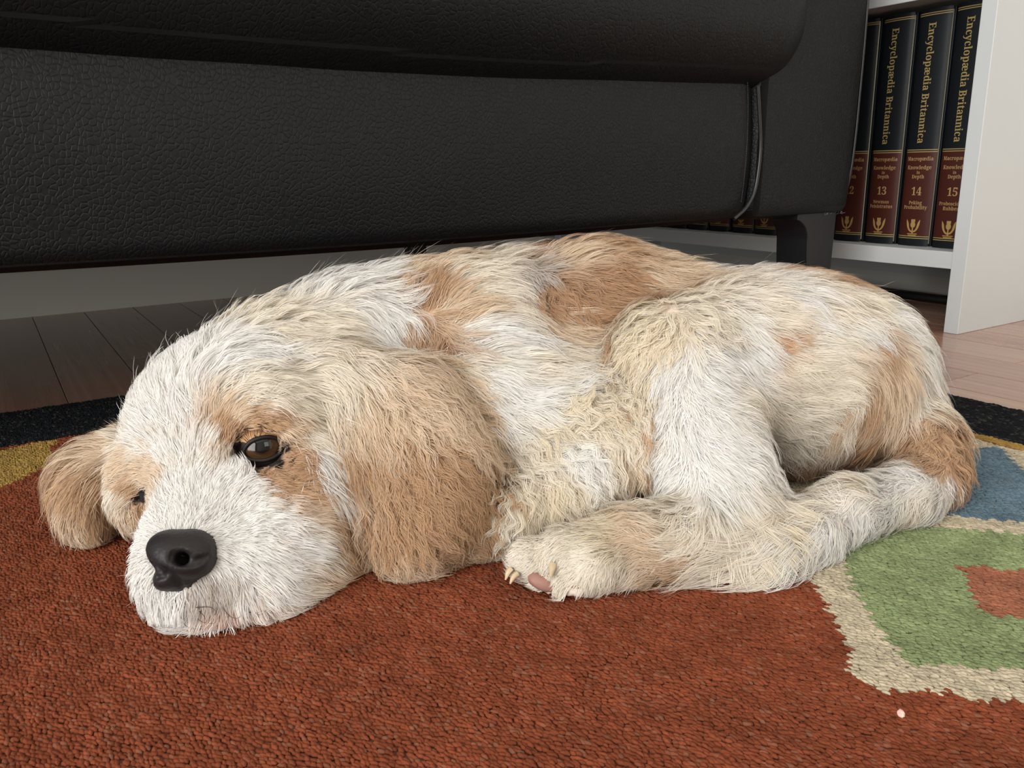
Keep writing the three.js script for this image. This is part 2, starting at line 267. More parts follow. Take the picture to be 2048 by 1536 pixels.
  const mid = mesh('support_leg', new RoundedBoxGeometry(0.028, 0.16, 0.03, 2, 0.003), M.metal, sofa); mid.position.set(0.605, 0.08, -1.26);
}

// ---------------------------------------------------------------- bookcase
const CASE = { x0: 0.992, x1: 1.272, z0: -1.405, z1: -0.5497, t: 0.0182 };
{
  const bc = new THREE.Group(); bc.name = 'bookcase'; scene.add(bc); tag(bc, 'white bookcase with a row of dark encyclopedia volumes beside the sofa', 'bookcase');
  const { x0, x1, z0, z1, t } = CASE;
  mesh('side_panel', box(x0, x1, 0, 1.05, z1 - t, z1, 0.0008), M.whiteBoard, bc);
  mesh('side_panel', box(x0, x1, 0, 1.05, z0, z0 + t, 0.0008), M.whiteBoard, bc);
  mesh('shelf', box(x0 + 0.001, x1 - 0.006, 0.0785, 0.0993, z0 + t, z1 - t, 0.0008), M.whiteBoard, bc);
  mesh('shelf', box(x0 + 0.001, x1 - 0.006, 0.3945, 0.4125, z0 + t, z1 - t, 0.0008), M.whiteBoard, bc);
  mesh('shelf', box(x0 + 0.001, x1 - 0.006, 0.71, 0.728, z0 + t, z1 - t, 0.0008), M.whiteBoard, bc);
  mesh('top_panel', box(x0, x1, 1.05, 1.068, z0, z1, 0.0008), M.whiteBoard, bc);
  mesh('back_panel', box(x1 - 0.005, x1, 0.028, 1.05, z0 + t, z1 - t), M.whiteBoard, bc);
  // the dark cable lying on the floor under the bottom shelf
  const cab = mesh('cable', new THREE.TubeGeometry(new THREE.CatmullRomCurve3([V(1.20, 0.006, -1.38), V(1.19, 0.006, -1.1), V(1.205, 0.006, -0.9), V(1.19, 0.006, -0.72), V(1.2, 0.006, -0.58)]), 60, 0.006, 8), new THREE.MeshStandardMaterial({ color: srgb('#141414'), roughness: 0.6 }), scene);
  tag(cab, 'black cable on the floor under the bottom shelf of the bookcase', 'cable');
}

// ---------------------------------------------------------------- encyclopedia volumes on the bottom shelf
{
  const HB = 0.2885, TB = 0.0420, PITCHB = 0.0490, DB = 0.205;
  const GOLD = '#a08a57';
  function spineCanvas(no, big) {
    const W = big ? 300 : 150, H = big ? 1850 : 925, c = document.createElement('canvas'); c.width = W; c.height = H; const g = c.getContext('2d'), S = W / 300;
    g.scale(S, S); const h = H / S;
    g.fillStyle = '#12161a'; g.fillRect(0, 0, 300, h);
    const Y = (f) => (1 - f) * h;    // height on the spine as a fraction from its foot
    g.fillStyle = '#451f17'; g.fillRect(0, Y(0.411), 300, Y(0.044) - Y(0.411));
    g.fillStyle = GOLD; for (const f of [0.422, 0.4135, 0.0445, 0.036, 0.985, 0.977]) g.fillRect(0, Y(f), 300, 7);
    g.save(); g.translate(135, Y(0.945)); g.rotate(Math.PI / 2); g.fillStyle = GOLD; g.font = 'bold 92px serif'; g.textBaseline = 'middle'; const text = 'Encyclopædia Britannica', w = g.measureText(text).width, want = Y(0.447) - Y(0.945); g.scale(want / w, 1); g.fillText(text, 0, -4); g.restore();
    g.fillStyle = '#a58a5c'; g.textAlign = 'center';
    const line = (t, f, size) => { g.font = 'bold ' + size + 'px serif'; const ww = g.measureText(t).width; g.save(); g.translate(150, Y(f)); if (ww > 250) g.scale(250 / ww, 1); g.fillText(t, 0, 0); g.restore(); };
    line('Macropædia', 0.374, 42); line('Knowledge', 0.337, 42); line('in', 0.317, 32); line('Depth', 0.297, 40);
    line(String(no), 0.224, 92);
    const titles = { 13: ['Newman', 'Peisistratus'], 14: ['Peking', 'Probability'], 15: ['Proboscidea', 'Rubber'] }[no];
    if (titles) { line(titles[0], 0.184, 38); line(titles[1], 0.163, 40); }
    // thistle emblem
    g.save(); g.translate(150, Y(0.090)); g.fillStyle = '#a88a52';
    g.beginPath(); g.ellipse(0, -8, 24, 26, 0, 0, 7); g.fill(); g.fillRect(-20, -52, 40, 22);
    for (const s of [-1, 1]) { g.beginPath(); g.moveTo(0, 44); g.quadraticCurveTo(s * 34, 40, s * 40, -6); g.quadraticCurveTo(s * 46, -34, s * 66, -52); g.quadraticCurveTo(s * 66, 4, s * 46, 30); g.quadraticCurveTo(s * 30, 56, 0, 56); g.fill(); }
    g.fillRect(-6, 16, 12, 50); g.fillRect(-48, 64, 96, 7); g.fillRect(-40, 76, 80, 7); g.restore();
    const t = new THREE.CanvasTexture(c); t.colorSpace = THREE.SRGBColorSpace; return t;
  }
  const cover = new THREE.MeshPhysicalMaterial({ color: srgb('#14181c'), roughness: 0.42, specularIntensity: 0.6 }), pages = new THREE.MeshStandardMaterial({ color: srgb('#cfc5a8'), roughness: 0.9 });
  // rounded spine facing -x with its own uv
  const spineGeo = (() => {
    const n = 16, pos = [], uv = [], idx = [], prof = [];
    for (let i = 0; i <= n; i++) { const a = (i / n - 0.5) * 2; prof.push([-0.0052 * Math.sqrt(Math.max(0, 1 - a * a * 0.96)), a * TB / 2]); }
    for (let j = 0; j <= 1; j++) prof.forEach(([x, z], i) => { pos.push(x, j * HB, z); uv.push(i / n, j); });
    for (let i = 0; i < n; i++) { const a = i, b = i + 1, c = a + n + 1, d = b + n + 1; idx.push(a, b, c, b, d, c); }
    const base = pos.length / 3; // closed ends
    for (const y of [0, HB]) { const s = pos.length / 3; prof.forEach(([x, z]) => { pos.push(x, y, z); uv.push(0.02, 0.99); }); pos.push(0.004, y, 0); uv.push(0.02, 0.99); for (let i = 0; i < n; i++) y ? idx.push(s + i, s + i + 1, s + n + 1) : idx.push(s + i + 1, s + i, s + n + 1); }
    const g = new THREE.BufferGeometry(); g.setAttribute('position', new THREE.Float32BufferAttribute(pos, 3)); g.setAttribute('uv', new THREE.Float32BufferAttribute(uv, 2)); g.setIndex(idx); g.computeVertexNormals(); return g;
  })();
  const boardA = box(0.003, DB, 0, HB, -TB / 2 - 0.0012, -TB / 2 + 0.0016, 0.0007), boardB = box(0.003, DB, 0, HB, TB / 2 - 0.0016, TB / 2 + 0.0012, 0.0007), block = box(0.004, DB - 0.004, 0.003, HB - 0.003, -TB / 2 + 0.0017, TB / 2 - 0.0017);
  const words = ['one', 'two', 'three', 'four', 'five', 'six', 'seven', 'eight', 'nine', 'ten', 'eleven', 'twelve', 'thirteen', 'fourteen', 'fifteen'];
  for (let no = 15; no >= 1; no--) {
    const b = new THREE.Group(); b.name = no === 15 ? 'encyclopedia_volume' : 'encyclopedia_volume_' + String(15 - no).padStart(3, '0'); scene.add(b);
    b.position.set(CASE.x0 + 0.038 + (no * 7 % 3) * 0.0009, 0.0995, -0.596 - (15 - no) * PITCHB);
    const cv = mesh('spine', spineGeo, new THREE.MeshPhysicalMaterial({ map: spineCanvas(no, no >= 12), roughness: 0.5, specularIntensity: 0.5 }), b); cv.castShadow = true;
    mesh('cover_board', boardA, cover, b); mesh('cover_board', boardB, cover, b); mesh('page_block', block, pages, b);
    const label = no >= 12 ? 'black and maroon encyclopedia spine with gold number ' + words[no - 1] + (no === 15 ? ' beside the white panel' : '') : 'black encyclopedia spine with maroon label, mostly hidden behind the sofa';
    tag(b, label, 'book', 'encyclopedia volumes on the bottom shelf');
  }
}
// ---------------------------------------------------------------- dog: body as one distance field, meshed once
const GROUPS = { head: 0, neck: 1, trunk: 2, hind: 3, tail: 4, ear: 5, farEar: 6, fore: 7, paw: 8 };
const prims = [];
const pxr = (r, d) => r * d / FOCAL;
function cap(group, a, b) { prims.push({ t: 0, g: GROUPS[group], a: at(a[0], a[1], a[2]), ra: pxr(a[3], a[2]), b: at(b[0], b[1], b[2]), rb: pxr(b[3], b[2]) }); }
function chain(group, list) { for (let i = 0; i + 1 < list.length; i++) cap(group, list[i], list[i + 1]); }
function ball(group, a) { cap(group, a, [a[0] + 0.5, a[1], a[2], a[3]]); }
// ellipsoid facing the camera: half-width and half-height in photo pixels, half-thickness in metres, turned in the picture plane, and tipped back at its foot
function ell(group, x, y, d, rx, ry, rz, turn = 0, tip = 0) {
  const c = Math.cos(turn * RAD), s = Math.sin(turn * RAD), U = CAM_RIGHT.clone().multiplyScalar(c).addScaledVector(CAM_UP, -s), W0 = CAM_UP.clone().multiplyScalar(c).addScaledVector(CAM_RIGHT, s);
  const W = W0.clone().applyAxisAngle(U, tip * RAD), Fd = new THREE.Vector3().crossVectors(U, W);
  prims.push({ t: 1, g: GROUPS[group], c: at(x, y, d), U, W, F: Fd, r: [pxr(rx, d), pxr(ry, d), rz] });
}
ball('head', [464, 884, 0.466, 188]);
ball('head', [515, 845, 0.477, 164]);
chain('head', [[430, 985, 0.428, 100], [388, 1100, 0.400, 80], [380, 1145, 0.396, 72]]);
chain('head', [[405, 1170, 0.399, 68], [520, 1140, 0.408, 78], [640, 1110, 0.432, 62]]);
chain('head', [[445, 1228, 0.388, 42], [545, 1205, 0.402, 36], [690, 1165, 0.435, 28]]);
ball('head', [560, 1030, 0.428, 105]);
ball('head', [615, 960, 0.443, 105]);
ball('head', [305, 985, 0.454, 72]);
ball('head', [545, 835, 0.432, 62]);
chain('neck', [[610, 762, 0.50, 148], [720, 745, 0.53, 158], [860, 748, 0.56, 182]]);
chain('trunk', [[860, 750, 0.562, 184], [1010, 732, 0.578, 184], [1190, 700, 0.585, 180], [1400, 752, 0.59, 172], [1600, 770, 0.578, 166], [1712, 800, 0.56, 105]]);
ball('trunk', [1712, 725, 0.56, 84]);
ball('trunk', [1600, 740, 0.54, 165]);
ball('trunk', [960, 830, 0.515, 165]);
ball('trunk', [1090, 870, 0.500, 120]);
chain('trunk', [[960, 860, 0.52, 130], [1280, 900, 0.535, 110]]);
chain('fore', [[1150, 850, 0.492, 92], [1212, 890, 0.474, 70], [1140, 975, 0.470, 62], [1010, 1045, 0.455, 48], [940, 1078, 0.447, 40]]);
chain('hind', [[1690, 745, 0.545, 132], [1500, 715, 0.52, 128], [1360, 720, 0.497, 112]]);
chain('hind', [[1345, 725, 0.482, 92], [1400, 900, 0.466, 92], [1450, 1030, 0.452, 78], [1500, 1095, 0.440, 50]]);
chain('hind', [[1495, 1105, 0.437, 48], [1380, 1105, 0.428, 50], [1250, 1105, 0.422, 52], [1150, 1118, 0.415, 50]]);
ball('paw', [1060, 1118, 0.412, 38]); ball('paw', [1120, 1104, 0.410, 40]); ball('paw', [1190, 1128, 0.404, 46]); ball('paw', [1100, 1168, 0.405, 32]); ball('paw', [1235, 1150, 0.411, 38]); ball('paw', [1150, 1180, 0.401, 26]);
chain('tail', [[1815, 835, 0.535, 58], [1862, 900, 0.512, 46], [1866, 955, 0.498, 40], [1812, 992, 0.484, 42], [1700, 1020, 0.464, 44], [1605, 1082, 0.442, 48], [1535, 1142, 0.424, 40], [1458, 1172, 0.413, 16]]);
ball('ear', [690, 770, 0.462, 72]);
ell('ear', 785, 870, 0.450, 120, 150, 0.020, 30, -6);
ell('ear', 862, 955, 0.440, 112, 122, 0.019, 20, -8);
ell('ear', 838, 1072, 0.431, 58, 82, 0.016, 24, -8);
chain('farEar', [[250, 895, 0.474, 36], [172, 955, 0.473, 40]]);
ell('farEar', 178, 1000, 0.471, 46, 82, 0.016, -5, -6);
const EYES = [{ c: at(523, 893, 0.4245), r: 0.0126, look: null }, { c: at(291, 990, 0.4430), r: 0.0085, look: null }];
const NOSE_C = at(362, 1118, 0.376);

const tv = V();
function primDist(p, P) {
  if (p.t === 0) {
    const ax = p.a.x, ay = p.a.y, az = p.a.z, bx = p.b.x - ax, by = p.b.y - ay, bz = p.b.z - az, px = P.x - ax, py = P.y - ay, pz = P.z - az;
    const h = clamp((px * bx + py * by + pz * bz) / (bx * bx + by * by + bz * bz), 0, 1);
    return Math.hypot(px - bx * h, py - by * h, pz - bz * h) - (p.ra + (p.rb - p.ra) * h);
  }
  tv.subVectors(P, p.c); const x = tv.dot(p.U), y = tv.dot(p.W), z = tv.dot(p.F), [a, b, c] = p.r;
  const k0 = Math.hypot(x / a, y / b, z / c), k1 = Math.hypot(x / (a * a), y / (b * b), z / (c * c));
  return k1 < 1e-9 ? -Math.min(a, b, c) : k0 * (k0 - 1) / k1;
}
const smin = (a, b, k) => { const h = Math.max(k - Math.abs(a - b), 0) / k; return Math.min(a, b) - h * h * k * 0.25; };
const KIN = [0.022, 0.03, 0.035, 0.024, 0.012, 0.018, 0.014, 0.016, 0.005];
const gd = new Float64Array(9);
function bodyDist(P) {
  gd.fill(1);
  for (const p of prims) { const d = primDist(p, P); gd[p.g] = gd[p.g] > 0.5 ? d : smin(gd[p.g], d, KIN[p.g]); }
  let d = smin(gd[0], gd[1], 0.03); d = smin(d, gd[2], 0.03); d = smin(d, gd[3], 0.014); d = smin(d, gd[7], 0.014); d = smin(d, gd[4], 0.008); d = smin(d, gd[5], 0.013); d = smin(d, gd[6], 0.010); d = smin(d, gd[8], 0.007);
  for (const e of EYES) { const s = (e === EYES[0] ? 0.0118 : 0.006) - P.distanceTo(e.socket || (e.socket = e.c.clone().addScaledVector(rayOf(523, 893), -0.007))); d = -smin(-d, -s, 0.004); }
  return Math.max(d, RUG_TOP + 0.0015 - P.y);
}
function groupOf(P) { gd.fill(1); for (const p of prims) gd[p.g] = Math.min(gd[p.g], primDist(p, P)); let b = 0; for (let i = 1; i < 9; i++) if (gd[i] < gd[b]) b = i; return b; }

// grid
const CELL = 0.0034, lo = V(9, 9, 9), hi = V(-9, -9, -9);
for (const p of prims) for (const [q, r] of p.t ? [[p.c, Math.max(...p.r)]] : [[p.a, p.ra], [p.b, p.rb]]) { lo.min(tv.copy(q).addScalar(-r)); hi.max(tv.copy(q).addScalar(r)); }
lo.addScalar(-0.045); hi.addScalar(0.045); lo.y = -0.004;
const GN = [0, 1, 2].map((i) => Math.ceil((hi.getComponent(i) - lo.getComponent(i)) / CELL) + 1);
const field = new Float32Array(GN[0] * GN[1] * GN[2]);
{ // coarse to fine: only cells near the surface are evaluated exactly
  const P = V(), S = 4, idx = (i, j, k) => (k * GN[1] + j) * GN[0] + i;
  for (let k0 = 0; k0 < GN[2]; k0 += S) for (let j0 = 0; j0 < GN[1]; j0 += S) for (let i0 = 0; i0 < GN[0]; i0 += S) {
    P.set(lo.x + (i0 + S / 2) * CELL, lo.y + (j0 + S / 2) * CELL, lo.z + (k0 + S / 2) * CELL); const d = bodyDist(P), near = Math.abs(d) < 0.055;
    for (let k = k0; k < Math.min(k0 + S, GN[2]); k++) for (let j = j0; j < Math.min(j0 + S, GN[1]); j++) for (let i = i0; i < Math.min(i0 + S, GN[0]); i++) field[idx(i, j, k)] = near ? bodyDist(P.set(lo.x + i * CELL, lo.y + j * CELL, lo.z + k * CELL)) : d;
  }
}
function fieldAt(P) {
  let x = (P.x - lo.x) / CELL, y = (P.y - lo.y) / CELL, z = (P.z - lo.z) / CELL;
  x = clamp(x, 0, GN[0] - 1.001); y = clamp(y, 0, GN[1] - 1.001); z = clamp(z, 0, GN[2] - 1.001);
  const i = Math.floor(x), j = Math.floor(y), k = Math.floor(z), fx = x - i, fy = y - j, fz = z - k, sy = GN[0], sz = GN[0] * GN[1], o = k * sz + j * sy + i;
  const a = field[o] * (1 - fx) + field[o + 1] * fx, b = field[o + sy] * (1 - fx) + field[o + sy + 1] * fx, c = field[o + sz] * (1 - fx) + field[o + sz + 1] * fx, d = field[o + sz + sy] * (1 - fx) + field[o + sz + sy + 1] * fx;
  return (a * (1 - fy) + b * fy) * (1 - fz) + (c * (1 - fy) + d * fy) * fz;
}
const gA = V();
function gradAt(P, out) {
  const h = CELL; gA.copy(P);
  gA.x = P.x + h; const x1 = fieldAt(gA); gA.x = P.x - h; const x0 = fieldAt(gA); gA.x = P.x;
  gA.y = P.y + h; const y1 = fieldAt(gA); gA.y = P.y - h; const y0 = fieldAt(gA); gA.y = P.y;
  gA.z = P.z + h; const z1 = fieldAt(gA); gA.z = P.z - h; const z0 = fieldAt(gA);
  out.set(x1 - x0, y1 - y0, z1 - z0); const l = out.length(); return l > 1e-12 ? out.multiplyScalar(1 / l) : out.set(0, 1, 0);
}
// surface nets
function surfaceNets(F, N, origin, cell) {
  const [nx, ny, nz] = N, vid = new Int32Array(nx * ny * nz).fill(-1), pos = [], idx = [], sy = nx, sz = nx * ny;
  const E = [[0, 1], [2, 3], [4, 5], [6, 7], [0, 2], [1, 3], [4, 6], [5, 7], [0, 4], [1, 5], [2, 6], [3, 7]];
  for (let k = 0; k < nz - 1; k++) for (let j = 0; j < ny - 1; j++) for (let i = 0; i < nx - 1; i++) {
    const o = k * sz + j * sy + i, v = [F[o], F[o + 1], F[o + sy], F[o + sy + 1], F[o + sz], F[o + sz + 1], F[o + sz + sy], F[o + sz + sy + 1]];
    let neg = 0; for (const x of v) if (x < 0) neg++; if (!neg || neg === 8) continue;
    let x = 0, y = 0, z = 0, n = 0;
    for (const [a, b] of E) if ((v[a] < 0) !== (v[b] < 0)) { const t = v[a] / (v[a] - v[b]); x += (a & 1) + ((b & 1) - (a & 1)) * t; y += ((a >> 1) & 1) + (((b >> 1) & 1) - ((a >> 1) & 1)) * t; z += (a >> 2) + ((b >> 2) - (a >> 2)) * t; n++; }
    vid[o] = pos.length / 3; pos.push(origin.x + (i + x / n) * cell, origin.y + (j + y / n) * cell, origin.z + (k + z / n) * cell);
  }
  const quad = (a, b, c, d, f) => f ? idx.push(a, b, c, a, c, d) : idx.push(a, c, b, a, d, c);
  for (let k = 1; k < nz - 1; k++) for (let j = 1; j < ny - 1; j++) for (let i = 1; i < nx - 1; i++) {
    const o = k * sz + j * sy + i, s = F[o] < 0;
    if (s !== F[o + 1] < 0) quad(vid[o], vid[o - sy], vid[o - sy - sz], vid[o - sz], !s);
    if (s !== F[o + sy] < 0) quad(vid[o], vid[o - sz], vid[o - 1 - sz], vid[o - 1], !s);
    if (s !== F[o + sz] < 0) quad(vid[o], vid[o - 1], vid[o - 1 - sy], vid[o - sy], !s);
  }
  const g = new THREE.BufferGeometry(); g.setAttribute('position', new THREE.Float32BufferAttribute(pos, 3)); g.setIndex(idx); g.computeVertexNormals(); return g;
}
const bodyGeo = surfaceNets(field, GN, lo, CELL);
{ // check the winding against the field
  const p = bodyGeo.attributes.position, n = bodyGeo.attributes.normal; let s = 0; const a = V(), b = V(); for (let i = 0; i < p.count; i += 97) { a.fromBufferAttribute(p, i); gradAt(a, b); s += b.dot(V().fromBufferAttribute(n, i)); }
  if (s < 0) { const x = bodyGeo.index.array; for (let i = 0; i < x.length; i += 3) { const t = x[i]; x[i] = x[i + 1]; x[i + 1] = t; } bodyGeo.computeVertexNormals(); }
  console.log('body', p.count, 'grid', GN.join('x'), s < 0 ? 'flipped' : '');
}
// first hit of the ray through a photo pixel with the body
function hitBody(px, py) {
  const d = rayOf(px, py), P = V(); let t = 0.30, best = 9, bt = 0;
  for (let i = 0; i < 400 && t < 0.8; i++) { P.copy(camera.position).addScaledVector(d, t); const s = bodyDist(P); if (s < best) { best = s; bt = t; } if (s < 0.0003) return P.clone(); t += Math.max(0.0006, s * 0.7); }
  return camera.position.clone().addScaledVector(d, bt);
}
const dog = new THREE.Group(); dog.name = 'dog'; scene.add(dog);
tag(dog, 'white and tan long-haired spaniel lying curled on the rug with its chin down', 'dog');
// ---------------------------------------------------------------- coat: what grows where
// each entry: photo pixel, direction the hair lies in the picture (0 right, 90 down), length in mm, colour, wave in mm, lift in degrees
const COAT = { Q: '#e3cabb', E: '#cfae8b', W: '#f7f5f1', C: '#f5eee1', Y: '#f1e7d2', T: '#d3b391', L: '#ebd9c1', B: '#c7a381', O: '#d8b28a', P: '#dfac9a', D: '#4a362c', G: '#d3cbc3', R: '#b58562' };
const coatPoints = [];
function coat(group, list) { for (const [px, py, ang, len, col, wave = 0.4, lift = 14] of list) coatPoints.push({ px, py, g: GROUPS[group], ang, len, col: srgb(COAT[col]), wave, lift }); }
coat('head', [
  [340, 1035, -110, 7, 'W', 0.2, 25], [375, 1030, -85, 7, 'W', 0.2, 25], [420, 1030, -50, 8, 'W', 0.2, 22], [300, 1065, -160, 9, 'W', 0.2, 25], [285, 1120, 165, 12, 'W', 0.3, 25], [285, 1180, 130, 15, 'W', 0.4, 25], [310, 1215, 110, 18, 'W', 0.5, 22],
  [450, 1075, -10, 9, 'W', 0.2, 22], [500, 1060, -25, 12, 'W', 0.3, 18], [460, 1120, 15, 12, 'W', 0.3, 20], [430, 1175, 50, 10, 'G', 0.4, 22], [400, 1205, 80, 12, 'G', 0.6, 22], [350, 1200, 95, 15, 'W', 0.5, 20],
  [520, 1120, 15, 18, 'W', 0.5, 16], [580, 1100, 12, 22, 'W', 0.6, 14], [640, 1090, 20, 22, 'C', 0.6, 12], [540, 1180, 40, 22, 'W', 0.6, 16], [480, 1200, 60, 18, 'W', 0.8, 18], [620, 1160, 35, 20, 'L', 0.6, 14], [680, 1150, 45, 18, 'T', 0.5, 12],
  [440, 1250, 95, 24, 'W', 0.6, 18], [410, 1222, 85, 10, 'Q', 0.6, 16], [460, 1226, 75, 10, 'Q', 0.6, 16], [515, 1212, 55, 12, 'Q', 0.5, 14], [400, 1235, 105, 22, 'W', 0.6, 18], [520, 1225, 60, 22, 'C', 0.6, 16], [600, 1205, 20, 20, 'C', 0.6, 14], [670, 1185, 5, 20, 'L', 0.5, 12],
  [400, 990, -95, 12, 'W', 0.2, 24], [360, 985, -130, 12, 'W', 0.2, 22], [440, 975, -60, 12, 'W', 0.2, 24], [470, 960, -45, 11, 'W', 0.2, 22], [490, 1000, -30, 12, 'W', 0.3, 18], [540, 1030, -12, 16, 'W', 0.4, 14],
  [340, 930, -130, 16, 'W', 0.3, 22], [400, 920, -100, 16, 'W', 0.3, 22], [300, 880, -150, 22, 'W', 0.5, 22], [360, 840, -120, 22, 'W', 0.5, 22], [260, 830, -155, 24, 'W', 0.6, 26], [320, 770, -130, 24, 'W', 0.6, 26], [400, 760, -80, 26, 'W', 0.7, 20], [380, 700, -110, 24, 'W', 0.7, 28],
  [440, 890, -75, 12, 'T', 0.2, 22], [420, 920, -95, 10, 'L', 0.2, 20], [470, 880, -60, 10, 'T', 0.2, 20], [455, 850, -60, 16, 'L', 0.3, 18], [500, 850, -35, 10, 'T', 0.2, 16], [540, 842, -12, 10, 'T', 0.2, 14], [575, 855, 15, 12, 'L', 0.3, 12],
  [470, 800, -45, 24, 'C', 0.6, 16], [520, 790, -15, 26, 'C', 0.6, 12], [580, 800, 10, 26, 'C', 0.7, 12], [480, 720, -25, 30, 'W', 0.8, 14], [560, 730, 0, 30, 'C', 0.8, 12], [630, 780, 30, 30, 'C', 0.8, 12], [460, 650, -75, 26, 'C', 0.8, 38], [510, 640, -55, 26, 'C', 0.8, 34], [560, 670, 10, 30, 'C', 0.9, 14], [640, 700, 20, 34, 'C', 0.9, 12],
  [600, 870, 45, 22, 'C', 0.4, 10], [628, 900, 65, 26, 'W', 0.4, 10], [640, 950, 78, 26, 'W', 0.4, 10],
  [585, 900, 20, 9, 'T', 0.2, 12], [590, 940, 5, 12, 'B', 0.2, 12], [560, 965, 15, 13, 'B', 0.3, 12], [520, 955, 25, 8, 'B', 0.2, 12], [570, 990, 5, 16, 'T', 0.4, 12], [610, 985, -5, 18, 'T', 0.4, 12], [540, 985, 20, 14, 'T', 0.3, 12], [620, 1030, 5, 20, 'L', 0.5, 12], [660, 1010, 30, 20, 'T', 0.5, 12], [680, 1060, 50, 20, 'T', 0.5, 12],
  [475, 925, -140, 5, 'D', 0.1, 14], [500, 940, 150, 5, 'D', 0.1, 12],
  [300, 950, 175, 14, 'L', 0.3, 18], [260, 940, 170, 18, 'L', 0.4, 18], [270, 970, 160, 14, 'T', 0.3, 16], [320, 960, -160, 10, 'L', 0.2, 16], [230, 910, 165, 22, 'C', 0.5, 20], [240, 980, 130, 18, 'C', 0.5, 18], [250, 1030, 95, 20, 'L', 0.5, 16], [280, 1020, 100, 12, 'T', 0.3, 14], [300, 1010, 110, 8, 'L', 0.2, 14],
]);
coat('neck', [
  [660, 570, -70, 32, 'W', 1, 34], [720, 560, -60, 34, 'W', 1, 30], [620, 600, -80, 28, 'W', 1, 30], [700, 640, 20, 36, 'W', 1.2, 12], [640, 650, 10, 34, 'C', 1, 12], [760, 620, 60, 34, 'W', 1, 12], [770, 680, 70, 34, 'W', 1, 12], [740, 720, 30, 36, 'C', 1.2, 12], [800, 730, 75, 30, 'C', 1, 10], [800, 560, -70, 30, 'L', 0.9, 26], [825, 600, -85, 28, 'T', 0.8, 16], [840, 660, 100, 26, 'T', 0.8, 12], [850, 740, 110, 24, 'O', 0.8, 10],
]);
coat('trunk', [
  [860, 530, -50, 30, 'L', 0.9, 26], [850, 590, -70, 28, 'T', 0.9, 14], [870, 690, 120, 24, 'B', 0.8, 10], [900, 560, -35, 32, 'C', 0.9, 18], [960, 515, -30, 32, 'C', 0.9, 24], [940, 580, -15, 34, 'C', 1, 10], [900, 640, -35, 32, 'L', 1, 10], [990, 600, 30, 36, 'C', 1, 10], [940, 680, 15, 38, 'W', 1.2, 10], [1000, 670, 25, 38, 'W', 1.2, 10], [1050, 730, 8, 40, 'C', 1.4, 10], [890, 740, 40, 34, 'C', 1.2, 10], [950, 770, 30, 38, 'W', 1.4, 10], [1020, 800, 28, 38, 'W', 1.4, 10], [920, 830, 50, 34, 'W', 1.2, 10],
  [1040, 560, 60, 26, 'G', 1.2, 12], [1060, 505, -20, 26, 'R', 1, 20], [1080, 590, 70, 30, 'B', 1.6, 10], [1120, 580, 55, 32, 'B', 1.6, 10], [1140, 630, 25, 34, 'B', 1.4, 10], [1090, 640, 45, 34, 'L', 1.4, 10], [1120, 520, -10, 34, 'L', 1.2, 16], [1180, 500, -15, 32, 'T', 1.2, 24], [1240, 490, 5, 32, 'L', 1.2, 24], [1200, 560, 10, 36, 'B', 1.4, 10], [1260, 560, 30, 34, 'L', 1.2, 12], [1210, 620, 20, 36, 'B', 1.4, 10], [1270, 630, 30, 32, 'T', 1.2, 10], [1180, 680, 10, 38, 'L', 1.4, 10], [1110, 700, 8, 40, 'C', 1.4, 10], [1230, 700, 25, 30, 'T', 1.2, 10], [1160, 750, -15, 38, 'C', 1.6, 12], [1100, 780, -25, 38, 'W', 1.6, 12], [1200, 770, 40, 32, 'C', 1.4, 12],
  [1060, 850, 40, 30, 'Y', 2.2, 18], [1120, 850, -20, 26, 'Y', 2.6, 22], [1160, 840, 60, 26, 'Y', 2.4, 20], [1020, 900, 50, 36, 'C', 1.8, 14], [1080, 910, 20, 36, 'W', 1.8, 14], [1040, 970, 95, 40, 'Y', 1.6, 12], [1100, 960, 80, 40, 'Y', 1.6, 12], [1150, 940, 60, 38, 'C', 1.6, 12], [1230, 980, 30, 30, 'T', 1.2, 12], [1280, 960, 60, 30, 'L', 1.2, 12],
  [1330, 530, -40, 32, 'L', 1.2, 26], [1400, 545, -30, 34, 'W', 1.4, 26], [1480, 540, -15, 34, 'W', 1.4, 22], [1560, 545, 5, 26, 'O', 1, 16], [1640, 560, 10, 28, 'T', 1, 18], [1700, 590, 25, 30, 'C', 1, 16], [1560, 590, 8, 36, 'W', 1.2, 10], [1640, 600, 10, 36, 'C', 1.2, 10], [1600, 625, 10, 34, 'C', 1.2, 10], [1760, 630, 35, 34, 'W', 1.2, 16], [1680, 660, 12, 36, 'W', 1.2, 10], [1720, 690, 45, 34, 'T', 1.2, 10], [1760, 720, 65, 36, 'L', 1.2, 10], [1820, 690, 40, 36, 'W', 1.2, 16], [1720, 770, 85, 38, 'T', 1.4, 10], [1780, 790, 95, 36, 'L', 1.4, 10], [1840, 770, 60, 34, 'C', 1.2, 14], [1700, 840, 140, 32, 'L', 1.4, 10], [1760, 850, 130, 30, 'O', 1.4, 10], [1640, 830, 30, 36, 'C', 1.4, 10], [1640, 780, 10, 40, 'C', 1.4, 10], [1680, 890, 110, 22, 'L', 1.2, 10], [1740, 900, 160, 8, 'P', 0.6, 8], [1790, 900, 120, 12, 'L', 0.8, 10], [1600, 900, 80, 34, 'B', 1.2, 12], [1640, 940, 85, 30, 'B', 1.2, 10],
]);
